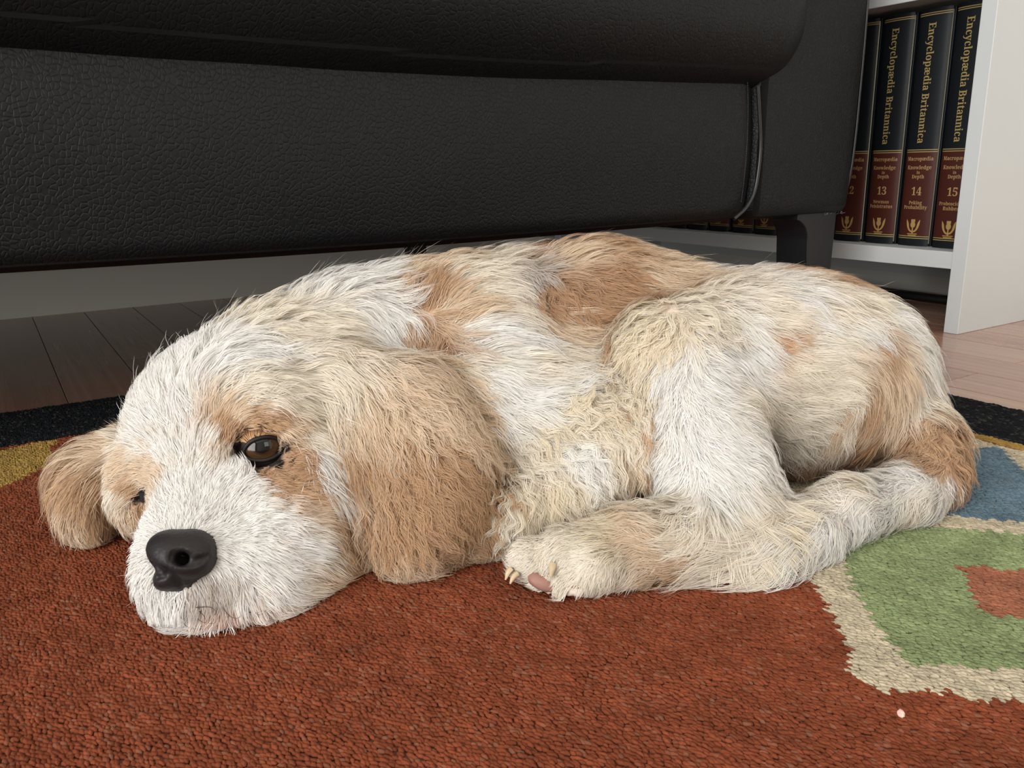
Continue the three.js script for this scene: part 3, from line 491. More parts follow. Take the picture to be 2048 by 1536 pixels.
coat('hind', [
  [1310, 620, 150, 26, 'Y', 1.6, 18], [1360, 610, 40, 28, 'C', 1.6, 18], [1330, 660, 120, 24, 'Y', 1.6, 16], [1280, 690, 150, 26, 'Y', 1.5, 16], [1400, 640, 40, 28, 'C', 1.8, 14], [1460, 650, 35, 36, 'W', 1.2, 12], [1480, 690, 35, 36, 'W', 1.2, 12], [1430, 700, 20, 22, 'W', 1, 12], [1350, 740, 120, 20, 'W', 1, 12], [1400, 770, 60, 20, 'W', 0.9, 12], [1280, 760, 110, 28, 'Y', 1.6, 12], [1265, 830, 85, 30, 'O', 1.6, 14], [1320, 820, 125, 22, 'W', 1, 12], [1380, 850, 70, 22, 'W', 1, 12], [1300, 900, 130, 26, 'C', 1.4, 12], [1350, 920, 110, 24, 'W', 1.2, 12], [1420, 900, 45, 26, 'W', 1.2, 12], [1420, 970, 55, 30, 'W', 1.4, 12], [1370, 1000, 120, 28, 'C', 1.6, 12], [1310, 990, 150, 26, 'Y', 1.6, 12], [1460, 1010, 65, 32, 'C', 1.4, 12], [1460, 1070, 80, 26, 'C', 1.2, 12], [1390, 1060, 110, 24, 'C', 1.4, 12], [1520, 1060, 40, 26, 'Y', 1.2, 12],
  [1480, 800, -10, 34, 'C', 1.4, 10], [1540, 760, -15, 38, 'C', 1.4, 10], [1500, 850, 15, 36, 'W', 1.6, 12], [1560, 800, 0, 40, 'C', 1.4, 10], [1550, 870, 20, 38, 'C', 1.6, 12], [1520, 900, 10, 34, 'W', 1.6, 14], [1560, 720, 20, 38, 'C', 1.2, 10], [1500, 640, 20, 34, 'C', 1.2, 10], [1620, 700, 20, 38, 'C', 1.2, 10], [1520, 680, 30, 26, 'O', 1, 10], [1580, 650, 12, 36, 'W', 1.2, 10], [1680, 720, 30, 36, 'L', 1.2, 10],
  [1300, 1075, 190, 20, 'L', 1, 12], [1230, 1075, 185, 18, 'Y', 0.9, 12], [1160, 1075, 175, 14, 'C', 0.7, 14], [1100, 1085, 160, 7, 'C', 0.6, 16], [1050, 1110, 165, 7, 'C', 0.5, 18], [1040, 1160, 140, 12, 'C', 0.5, 18], [1090, 1130, 120, 7, 'C', 0.4, 16], [1170, 1110, 190, 7, 'C', 0.6, 14], [1200, 1150, 100, 12, 'C', 0.6, 16], [1130, 1190, 110, 14, 'C', 0.6, 16], [1250, 1140, 160, 16, 'C', 0.8, 14], [1340, 1130, 185, 20, 'L', 0.9, 12], [1420, 1130, 190, 24, 'T', 1, 12], [1400, 1090, 170, 24, 'C', 1.2, 12],
]);
coat('tail', [
  [1850, 800, 60, 34, 'L', 1.4, 14], [1870, 850, 130, 26, 'T', 2.0, 16], [1905, 880, 80, 26, 'T', 2.0, 18], [1840, 880, 110, 24, 'T', 1.8, 14], [1910, 930, 85, 24, 'B', 1.6, 20], [1880, 930, 150, 24, 'T', 1.4, 14], [1850, 950, 175, 24, 'W', 1, 10], [1890, 975, 110, 30, 'W', 1, 16], [1830, 970, 175, 24, 'W', 0.9, 10], [1840, 1010, 130, 28, 'C', 1, 14], [1780, 1000, 150, 24, 'W', 0.8, 12], [1740, 980, -130, 26, 'C', 0.8, 20], [1720, 1020, 120, 26, 'W', 0.8, 12], [1660, 1000, -120, 28, 'C', 0.8, 20], [1650, 1050, 120, 28, 'W', 0.8, 12], [1680, 1075, 140, 24, 'W', 0.8, 10], [1600, 1040, 140, 30, 'C', 0.9, 14], [1600, 1100, 140, 34, 'W', 0.8, 10], [1560, 1120, 150, 38, 'C', 0.8, 10], [1520, 1150, 170, 44, 'C', 0.8, 10], [1480, 1165, 195, 46, 'C', 0.8, 10], [1530, 1090, 170, 34, 'C', 1, 12], [1460, 1150, 205, 44, 'C', 0.8, 12],
]);
coat('ear', [
  [660, 760, 30, 36, 'C', 1.4, 10], [700, 800, 50, 44, 'L', 1.4, 8], [760, 790, 35, 46, 'L', 1.6, 8], [820, 810, 30, 44, 'L', 1.6, 10], [690, 870, 75, 44, 'E', 1.4, 8], [740, 880, 55, 50, 'E', 1.6, 8], [800, 870, 45, 50, 'E', 1.8, 8], [870, 830, 30, 40, 'L', 2.0, 12], [700, 940, 75, 40, 'L', 2.0, 8], [760, 960, 60, 48, 'E', 1.8, 8], [830, 930, 50, 46, 'E', 2.0, 8], [900, 900, 25, 32, 'E', 2.4, 12], [950, 880, 10, 26, 'L', 2.4, 16], [970, 930, 40, 24, 'E', 2.4, 16], [910, 960, 35, 34, 'E', 2.4, 10], [960, 990, 60, 24, 'E', 2.4, 14], [720, 1010, 80, 34, 'L', 2.4, 10], [790, 1020, 60, 40, 'E', 2.2, 8], [860, 1010, 45, 38, 'E', 2.4, 8], [920, 1040, 50, 30, 'E', 2.4, 10], [740, 1070, 75, 30, 'L', 2.4, 12], [800, 1090, 60, 30, 'L', 2.4, 10], [870, 1090, 40, 28, 'E', 2.4, 10], [800, 1140, 50, 22, 'L', 2.4, 12], [860, 1140, 5, 22, 'L', 2.4, 12], [920, 1100, 30, 24, 'L', 2.4, 12],
]);
coat('farEar', [
  [230, 890, 155, 28, 'L', 0.8, 12], [190, 915, 140, 32, 'L', 0.9, 12], [150, 945, 115, 32, 'T', 1, 12], [190, 940, 115, 30, 'T', 1, 10], [130, 990, 100, 28, 'L', 1.2, 14], [180, 1000, 95, 28, 'T', 1.4, 10], [150, 1050, 85, 26, 'L', 1.8, 12], [200, 1050, 70, 26, 'L', 1.8, 12], [220, 1000, 90, 24, 'B', 1.2, 10],
]);
coat('fore', [
  [1180, 850, 30, 28, 'Y', 2.2, 16], [1230, 850, 60, 30, 'C', 2.2, 14], [1250, 890, 100, 32, 'L', 2.2, 14], [1210, 900, 80, 34, 'C', 2, 12], [1160, 900, 70, 34, 'W', 2, 12], [1130, 960, 85, 36, 'Y', 1.8, 12], [1180, 960, 70, 34, 'C', 1.6, 12], [1080, 1000, 95, 34, 'Y', 1.8, 12], [1030, 1030, 110, 26, 'C', 2.2, 14], [980, 1060, 130, 24, 'Y', 2.2, 14], [1090, 1050, 60, 18, 'W', 1, 16], [1050, 1070, 110, 20, 'C', 1.6, 14], [960, 1090, 120, 18, 'Y', 1.6, 14], [1150, 1010, 60, 26, 'T', 1.2, 12],
]);
{
  for (const c of coatPoints) {
    c.p = hitBody(c.px, c.py); const n = gradAt(c.p, V()), a = c.ang * RAD, d = CAM_RIGHT.clone().multiplyScalar(Math.cos(a)).addScaledVector(CAM_UP, -Math.sin(a));
    c.d = d.addScaledVector(n, -d.dot(n)); if (c.d.lengthSq() < 0.02) c.d.addScaledVector(CAM_UP, -0.2); c.d.normalize();
  }
}
const byGroup = Array.from({ length: 9 }, (_, g) => coatPoints.filter((c) => c.g === g || (g === 8 && c.g === 3) || (g <= 2 && c.g <= 2) || (g === 3 && c.g === 2 ) || (g === 2 && c.g === 3)));
const attr = { c: new THREE.Color(), d: V(), len: 0, wave: 0, lift: 0 };
function coatAt(P, g) {
  let sw = 0; attr.c.setRGB(0, 0, 0); attr.d.set(0, 0, 0); attr.len = attr.wave = attr.lift = 0; let sd = 0;
  for (const c of byGroup[g]) {
    const q = P.distanceToSquared(c.p) + 6e-6, w = (c.g === g ? 1 : 0.25) / (q * q * Math.sqrt(q)), wd = (c.g === g ? 1 : 0.25) / (q * q);
    sw += w; attr.c.r += w * c.col.r; attr.c.g += w * c.col.g; attr.c.b += w * c.col.b; attr.d.addScaledVector(c.d, wd); attr.len += w * c.len; attr.wave += w * c.wave; attr.lift += w * c.lift;
  }
  attr.c.multiplyScalar(1 / sw); attr.d.normalize(); attr.len /= sw * 1000; attr.wave /= sw * 1000; attr.lift /= sw; return attr;
}
// per vertex of the body: coat colour on the skin, lie of the hair, length
const VN = bodyGeo.attributes.position.count, vDir = new Float32Array(VN * 3), vInfo = new Float32Array(VN * 3), vCol = new Float32Array(VN * 3), vGroup = new Uint8Array(VN);
// how far a point of the face lies outside the lids (1 at the edge of the bare dark skin)
const eyeNear = (P) => { let m = 9; const [x, y, d] = toPixel(P); if (d < 0.45) m = Math.min(Math.hypot((x - 517) / 51, (y - 903) / 37), Math.hypot((x - 290) / 15, (y - 990) / 18)); return m; };
{
  const P = V(), N = V(), p = bodyGeo.attributes.position, pink = srgb('#b98a7c'), rim = srgb('#1c1614'), skin = new Float32Array(VN * 3), sc = new THREE.Color();
  for (let i = 0; i < VN; i++) {
    P.fromBufferAttribute(p, i); const g = vGroup[i] = groupOf(P), a = coatAt(P, g); gradAt(P, N);
    a.d.addScaledVector(N, -a.d.dot(N)).normalize(); a.d.toArray(vDir, 3 * i); vInfo[3 * i] = a.len; vInfo[3 * i + 1] = a.wave; vInfo[3 * i + 2] = a.lift;
    const e = smooth(1.14, 1.0, eyeNear(P)); vInfo[3 * i] *= 0.45 + 0.55 * smooth(1.0, 1.7, eyeNear(P)); a.c.lerp(rim, e).toArray(vCol, 3 * i);
    const [qx, qy, qd] = toPixel(P); sc.copy(a.c).lerp(pink, 0.3 * (1 - e)); if (qd < 0.42 && Math.hypot((qx - 362) / 50, (qy - 1120) / 46) < 1) sc.copy(rim); sc.toArray(skin, 3 * i);
  }
  bodyGeo.setAttribute('color', new THREE.BufferAttribute(skin, 3));
}
mesh('body', bodyGeo, new THREE.MeshStandardMaterial({ vertexColors: true, roughness: 0.9 }), dog);

// lie of the hair on a coarse grid, for guides that wander over the surface
const FC = 0.0055, flow = new Map(), fkey = (x, y, z) => (Math.floor((x - lo.x) / FC) * 512 + Math.floor((y - lo.y) / FC)) * 512 + Math.floor((z - lo.z) / FC);
{ const p = bodyGeo.attributes.position; for (let i = 0; i < VN; i++) { const k = fkey(p.getX(i), p.getY(i), p.getZ(i)); let f = flow.get(k); if (!f) flow.set(k, f = [0, 0, 0, vGroup[i]]); if (f[3] === vGroup[i]) { f[0] += vDir[3 * i]; f[1] += vDir[3 * i + 1]; f[2] += vDir[3 * i + 2]; } } }

// ---------------------------------------------------------------- guides and strands
const GPTS = 9, HAIR = {};
function pickRoots(count, weight) {
  const idx = bodyGeo.index.array, p = bodyGeo.attributes.position, n = bodyGeo.attributes.normal, T = idx.length / 3, cum = new Float64Array(T); let s = 0; const a = V(), b = V(), c = V(), m = V(), nn = V();
  for (let t = 0; t < T; t++) { a.fromBufferAttribute(p, idx[3 * t]); b.fromBufferAttribute(p, idx[3 * t + 1]); c.fromBufferAttribute(p, idx[3 * t + 2]); m.copy(a).add(b).add(c).multiplyScalar(1 / 3); nn.crossVectors(b.sub(a), c.sub(a)); const area = nn.length() / 2; nn.normalize(); s += area * weight(m, nn, idx[3 * t]); cum[t] = s; }
  const out = [];
  for (let q = 0; q < count; q++) {
    const x = (q + rnd()) / count * s; let l = 0, h = T - 1; while (l < h) { const mid = (l + h) >> 1; if (cum[mid] < x) l = mid + 1; else h = mid; }
    let u = rnd(), v = rnd(); if (u + v > 1) { u = 1 - u; v = 1 - v; } const i0 = idx[3 * l], i1 = idx[3 * l + 1], i2 = idx[3 * l + 2];
    out.push([V().fromBufferAttribute(p, i0).multiplyScalar(1 - u - v).addScaledVector(a.fromBufferAttribute(p, i1), u).addScaledVector(b.fromBufferAttribute(p, i2), v), i0]);
  }
  return out;
}
const toCam = V();
function rootWeight(m, nn, vi) {
  toCam.subVectors(camera.position, m).normalize(); const f = nn.dot(toCam); let w = f > -0.25 ? 1 : 0.25; if (m.y < RUG_TOP + 0.004) w *= 0.05;
  if (eyeNear(m) < 1) w = 0; { const [x, y, d] = toPixel(m); if (d < 0.42 && Math.hypot((x - 362) / 54, (y - 1120) / 48) < 1) w = 0; } for (const q of BARE) if (m.distanceTo(q[0]) < q[1]) w = 0;
  const L = vInfo[3 * vi]; w *= L < 0.013 ? 2.6 : L < 0.02 ? 1.5 : 1; const d = m.distanceTo(camera.position); return w * (0.42 / d) ** 1.5;
}
const BARE = [[at(1098, 1187, 0.398), 0.0075], [at(1158, 1178, 0.397), 0.006]];
function growGuide(P, vi, fl) {
  const pts = new Float32Array(GPTS * 3), nor = new Float32Array(GPTS * 3), bin = new Float32Array(GPTS * 3), n = gradAt(P, V()), T = V().fromArray(vDir, 3 * vi), len = vInfo[3 * vi] * rr(0.72, 1.25), lift = vInfo[3 * vi + 2] * RAD * (fl ? rr(0.6, 2.3) : rr(0.5, 1.5));
  const yaw = (perlin.noise(P.x * 38, P.y * 38, P.z * 38) * 0.8 + rr(-0.2, 0.2)); T.applyAxisAngle(n, yaw);
  const dir = T.clone().multiplyScalar(Math.cos(lift)).addScaledVector(n, Math.sin(lift)), p = P.clone(), g = V(), F = V(), B = V(), step = len / (GPTS - 1), vg = vGroup[vi], loft = Math.min(0.005, len * 0.14) * rr(0.6, 1.4) * (1 + lift * 0.8);
  for (let i = 0; i < GPTS; i++) {
    const s = i / (GPTS - 1); gradAt(p, g); B.crossVectors(dir, g); if (B.lengthSq() < 1e-6) B.set(1, 0, 0); B.normalize();
    p.toArray(pts, 3 * i); bin[3 * i] = B.x; bin[3 * i + 1] = B.y; bin[3 * i + 2] = B.z; nor[3 * i] = g.x; nor[3 * i + 1] = g.y; nor[3 * i + 2] = g.z;
    p.addScaledVector(dir, step); const d = fieldAt(p), err = loft * Math.min(1, s * 2.2 + 0.1) - d; gradAt(p, g);
    if (err > 0) p.addScaledVector(g, Math.min(err, step)); else if (!fl) p.addScaledVector(g, Math.max(err * 0.22, -step * 0.5));
    const f = flow.get(fkey(p.x - g.x * d, p.y - g.y * d, p.z - g.z * d));
    if (f && f[3] === vg && d < 0.012) { F.set(f[0], f[1], f[2]).normalize().applyAxisAngle(g, yaw); F.addScaledVector(g, -F.dot(g) * 0.8); dir.lerp(F, 0.28); }
    const down = d > 0.002 ? 0.05 + 0.9 * Math.max(0, d - 0.005) / 0.02 : 0.02; dir.y -= fl ? 0.01 : down; dir.normalize(); if (err > 0 && dir.dot(g) < 0) dir.addScaledVector(g, -dir.dot(g)).normalize();
    if (p.y < RUG_TOP + 0.0012) { p.y = RUG_TOP + 0.0012; if (dir.y < 0) { dir.y *= 0.05; dir.normalize(); } }
  }
  return { pts, nor, bin, len, curl: vInfo[3 * vi + 1], wave: vInfo[3 * vi + 1] * rr(0.5, 1.4), ph: rnd() * 6.28, fr: rr(0.8, 1.3), col: new THREE.Color(vCol[3 * vi], vCol[3 * vi + 1], vCol[3 * vi + 2]) };
}
function furMesh(name, guides, per, width, radius, tight, segs) {
  const NS = guides.length * per, VP = segs * 2 + 1, pos = new Float32Array(NS * VP * 3), nor = new Float32Array(NS * VP * 3), col = new Float32Array(NS * VP * 3), idx = new Uint32Array(NS * (segs * 2 - 1) * 3); let vo = 0, io = 0;
  const A = V(), Bn = V(), Nn = V(), D = V(), Wd = V(), Q = V(), prev = V(), tmp = V();
  const samp = (arr, x, out) => { const i = Math.min(GPTS - 2, Math.floor(x)), f = x - i; return out.set(arr[3 * i] * (1 - f) + arr[3 * i + 3] * f, arr[3 * i + 1] * (1 - f) + arr[3 * i + 4] * f, arr[3 * i + 2] * (1 - f) + arr[3 * i + 5] * f); };
  for (const g of guides) {
    const gk = 0.95 + 0.08 * rnd();
    for (let q = 0; q < per; q++) {
      const r = radius * Math.sqrt(rnd()) * (0.5 + g.len / 0.05), an = rnd() * 6.283, ob = r * Math.cos(an), ot = r * Math.sin(an), on = rr(-0.0004, 0.0010), L = rr(0.62, 1.0), start = clamp(ot / g.len * (GPTS - 1), -0.8, 0.8), roll = rr(-0.9, 0.9), w = width * rr(0.7, 1.35), fz = rr(-1, 1) * 0.0016, fz2 = rr(-0.6, 1) * 0.0012, ph = g.ph + rr(-0.35, 0.35), ti = tight * rr(0.7, 1.1), k = gk * rr(0.92, 1.06), v0 = vo;
      const cr = clamp(g.col.r * k * rr(0.98, 1.02), 0, 0.95), cg = clamp(g.col.g * k, 0, 0.95), cb = clamp(g.col.b * k * rr(0.96, 1.04), 0, 0.95);
      for (let i = 0; i <= segs; i++) {
        const s = i / segs, x = clamp(start * (1 - s) + s * L * (GPTS - 1), 0, GPTS - 1.0001); samp(g.pts, x, Q); samp(g.bin, x, Bn).normalize(); samp(g.nor, x, Nn).normalize();
        const wv = g.wave * Math.sin(ph + s * L * g.len * (segs > 8 ? 410 : 190) * g.fr) * Math.min(1, s * 1.8);
        Q.addScaledVector(Bn, ob * (1 - ti * s) + wv + fz * s * s).addScaledVector(Nn, on * (1 - s) + fz2 * s * s + 0.4 * Math.abs(wv) - (i ? 0 : 0.0012)); if (start < 0 && i === 0) { samp(g.pts, 1, D); samp(g.pts, 0, tmp); Q.addScaledVector(D.sub(tmp), start); }
        if (Q.y < RUG_TOP + 0.0006) Q.y = RUG_TOP + 0.0006;
        if (i === 0) prev.copy(Q); D.subVectors(Q, prev); if (D.lengthSq() < 1e-12) { samp(g.pts, 1, D); samp(g.pts, 0, tmp); D.sub(tmp); } D.normalize(); prev.copy(Q);
        A.copy(Nn).addScaledVector(D, -Nn.dot(D)).normalize(); Wd.crossVectors(D, A).normalize(); tmp.copy(A).multiplyScalar(Math.cos(roll)).addScaledVector(Wd, Math.sin(roll)); const Wr = Wd.multiplyScalar(Math.cos(roll)).addScaledVector(A, -Math.sin(roll));
        const hw = w * 0.5 * (0.55 + 0.45 * Math.min(1, s * 4)) * (1 - 0.55 * s * s); A.lerp(tmp, 0.45).normalize();
        const put = (sg) => { pos[vo * 3] = Q.x + Wr.x * hw * sg; pos[vo * 3 + 1] = Q.y + Wr.y * hw * sg; pos[vo * 3 + 2] = Q.z + Wr.z * hw * sg; nor[vo * 3] = A.x; nor[vo * 3 + 1] = A.y; nor[vo * 3 + 2] = A.z; col[vo * 3] = cr; col[vo * 3 + 1] = cg; col[vo * 3 + 2] = cb; vo++; };
        if (i < segs) { put(-1); put(1); } else put(0);
      }
      for (let i = 0; i < segs - 1; i++) { const a = v0 + 2 * i; idx[io++] = a; idx[io++] = a + 1; idx[io++] = a + 2; idx[io++] = a + 1; idx[io++] = a + 3; idx[io++] = a + 2; }
      const a = v0 + 2 * segs - 2; idx[io++] = a; idx[io++] = a + 1; idx[io++] = a + 2;
    }
  }
  const geo = new THREE.BufferGeometry(); geo.setAttribute('position', new THREE.BufferAttribute(pos, 3)); geo.setAttribute('normal', new THREE.BufferAttribute(nor, 3)); geo.setAttribute('color', new THREE.BufferAttribute(col, 3)); geo.setIndex(new THREE.BufferAttribute(idx, 1));
  // make the winding agree with the outward normals
  const e1 = V(), e2 = V(), f = V(); let s = 0; for (let t = 0; t < 300; t++) { const o = Math.floor(t * idx.length / 900) * 3; e1.fromArray(pos, idx[o + 1] * 3).sub(tmp.fromArray(pos, idx[o] * 3)); e2.fromArray(pos, idx[o + 2] * 3).sub(tmp); f.crossVectors(e1, e2); s += Math.sign(f.dot(e1.fromArray(nor, idx[o] * 3))); }
  if (s < 0) for (let o = 0; o < idx.length; o += 3) { const t = idx[o]; idx[o] = idx[o + 1]; idx[o + 1] = t; }
  console.log(name, NS, 'strands', idx.length / 3, 'tris', 'winding', s);
  const m = mesh(name, geo, M.fur, dog); m.userData.kind = 'stuff'; return m;
}
M.fur = new THREE.MeshPhysicalMaterial({ vertexColors: true, roughness: 1.0, specularIntensity: 0.35, transmission: 0.42, thickness: 0, side: THREE.DoubleSide });
{
  const all = pickRoots(FUR_GUIDES, rootWeight).map(([p, i]) => growGuide(p, i, false));
  const curly = all.filter((g) => g.curl > 0.0015), plain = all.filter((g) => g.curl <= 0.0015);
  furMesh('fur', plain, 18, 0.00036, 0.0050, 0.55, 5);
  furMesh('curly_fur', curly, 16, 0.00036, 0.0036, 0.85, 10);
  const fly = pickRoots(7000, rootWeight).map(([p, i]) => growGuide(p, i, true));
  furMesh('flyaway_hair', fly, 1, 0.00020, 0.004, 0.1, 6);
  // short soft undercoat
  const cv = []; { const segs = 3, pos = [], nor = [], idx = []; for (let i = 0; i <= segs; i++) { const s = i / segs, y = 0.55 * Math.sin(s * 1.2), z = s, w = 0.5 * (1 - 0.8 * s); if (i < segs) { pos.push(-w, y, z, w, y, z); nor.push(0, 1, 0, 0, 1, 0); } else { pos.push(0, y, z); nor.push(0, 1, 0); } } for (let i = 0; i < segs - 1; i++) { const a = 2 * i; idx.push(a, a + 2, a + 1, a + 1, a + 2, a + 3); } idx.push(2 * segs - 2, 2 * segs, 2 * segs - 1); const g = new THREE.BufferGeometry(); g.setAttribute('position', new THREE.Float32BufferAttribute(pos, 3)); g.setAttribute('normal', new THREE.Float32BufferAttribute(nor, 3)); g.setIndex(idx); cv.push(g); }
  const roots = pickRoots(170000, rootWeight), inst = new THREE.InstancedMesh(cv[0], new THREE.MeshStandardMaterial({ roughness: 0.9, side: THREE.DoubleSide }), roots.length), m4 = new THREE.Matrix4(), n = V(), d = V(), b = V(), c = new THREE.Color();
  roots.forEach(([p, vi], q) => {
    gradAt(p, n); d.fromArray(vDir, 3 * vi).applyAxisAngle(n, rr(-0.8, 0.8)).addScaledVector(n, -d.dot(n)).normalize(); b.crossVectors(n, d).normalize(); const len = Math.min(0.012, vInfo[3 * vi] * 0.5) * rr(0.6, 1.2), w = 0.00042 * rr(0.7, 1.3);
    const up = p.y < RUG_TOP + 0.004 ? 0.3 : rr(0.4, 1.1);
    m4.makeBasis(b.multiplyScalar(w), V().copy(n).multiplyScalar(len * up), V().copy(d).multiplyScalar(len)); m4.setPosition(p.x - n.x * 0.0008, p.y - n.y * 0.0008, p.z - n.z * 0.0008); inst.setMatrixAt(q, m4);
    const k = rr(0.9, 1.06); inst.setColorAt(q, c.setRGB(Math.min(0.95, vCol[3 * vi] * k), Math.min(0.95, vCol[3 * vi + 1] * k), Math.min(0.95, vCol[3 * vi + 2] * k)));
  });
  inst.name = 'undercoat'; inst.userData.kind = 'stuff'; dog.add(inst); HAIR.geo = cv[0]; HAIR.mat = inst.material;
}
// ---------------------------------------------------------------- nose, eyes, paw
{
  // nose: its own fine distance field, in the plane of the picture but 3D
  const P = (x, y, d = 0) => at(x, y, 0.372 + d), U = CAM_RIGHT, W = CAM_UP, Fw = CAM_FWD;
  const px = 0.372 / FOCAL;
  const ellD = (Q, c, turn, rx, ry, rz) => { const cs = Math.cos(turn * RAD), sn = Math.sin(turn * RAD), v = V().subVectors(Q, c), x0 = v.dot(U), y0 = v.dot(W), z = v.dot(Fw), x = x0 * cs - y0 * sn, y = x0 * sn + y0 * cs; const k0 = Math.hypot(x / rx, y / ry, z / rz), k1 = Math.hypot(x / rx / rx, y / ry / ry, z / rz / rz); return k0 * (k0 - 1) / (k1 || 1); };
  const seg = (Q, a, b, ra, rb) => { const ab = V().subVectors(b, a), t = clamp(V().subVectors(Q, a).dot(ab) / ab.lengthSq(), 0, 1); return Q.distanceTo(V().copy(a).addScaledVector(ab, t)) - (ra + (rb - ra) * t); };
  const cell = 0.00062, nlo = V(), nhi = V(); const c0 = P(362, 1120); nlo.copy(c0).addScalar(-0.0235); const n = Math.ceil(0.047 / cell);
  const F = new Float32Array(n * n * n), Q = V();
  const top = P(364, 1108, 0.004), lobe = P(350, 1146, 0.005), wing = P(392, 1096, 0.006), low = P(372, 1148, 0.007);
  const solid = (q) => { let d = ellD(q, top, 22, 70 * px, 45 * px, 0.0150); d = smin(d, ellD(q, wing, 10, 40 * px, 36 * px, 0.012), 0.004); d = smin(d, ellD(q, lobe, -35, 42 * px, 30 * px, 0.0125), 0.003); return smin(d, ellD(q, low, 20, 34 * px, 36 * px, 0.011), 0.003); };
  const hit = (x, y) => { const d = rayOf(x, y), q = V(); let t = 0.345; for (let i = 0; i < 200; i++) { q.copy(camera.position).addScaledVector(d, t); const s = solid(q); if (s < 0.0001) break; t += Math.max(s * 0.8, 0.0001); if (t > 0.40) break; } return q; };
  const cuts = [];   // grooves follow the surface: points in the picture with a radius in pixels
  const groove = (list, r0, r1, k) => { const h = list.map(([x, y]) => hit(x, y)); for (let i = 0; i + 1 < h.length; i++) cuts.push([h[i], h[i + 1], (r0 + (r1 - r0) * i / h.length) * px, (r0 + (r1 - r0) * (i + 1) / h.length) * px, k]); };
  groove([[352, 1113], [364, 1116], [376, 1121]], 15, 13, 0.002); groove([[374, 1122], [388, 1124], [402, 1120], [414, 1113]], 8, 3, 0.0016); groove([[304, 1128], [312, 1136], [320, 1143]], 6, 4, 0.0016);
  groove([[330, 1138], [345, 1150], [358, 1164], [370, 1178], [374, 1186]], 3.4, 3, 0.0016); groove([[312, 1155], [324, 1153], [336, 1146]], 3.4, 2.6, 0.0014);
  cuts.push([hit(362, 1117), P(372, 1119, 0.009), 15 * px, 9 * px, 0.001]);
  for (let k = 0; k < n; k++) for (let j = 0; j < n; j++) for (let i = 0; i < n; i++) {
    Q.set(nlo.x + i * cell, nlo.y + j * cell, nlo.z + k * cell); let d = solid(Q);
    if (d < 0.003 && d > -0.012) { for (const [a, b, ra, rb, kk] of cuts) d = -smin(-d, seg(Q, a, b, ra, rb), kk); d += 0.00022 * perlin.noise(Q.x * 850, Q.y * 850, Q.z * 850) + 0.00012 * perlin.noise(Q.x * 1500, Q.y * 1500, Q.z * 1500); }
    F[(k * n + j) * n + i] = d;
  }
  const g = surfaceNets(F, [n, n, n], nlo, cell);
  const nn = g.attributes.normal, pp = g.attributes.position; let s = 0; for (let i = 0; i < pp.count; i += 31) s += V().fromBufferAttribute(pp, i).sub(c0).dot(V().fromBufferAttribute(nn, i)); if (s < 0) { const x = g.index.array; for (let i = 0; i < x.length; i += 3) { const t = x[i]; x[i] = x[i + 1]; x[i + 1] = t; } g.computeVertexNormals(); }
  const nose = mesh('nose', g, new THREE.MeshPhysicalMaterial({ color: srgb('#242122'), roughness: 0.5, specularIntensity: 0.7 }), dog); nose.userData.label = 'black pebbled nose leather';
}
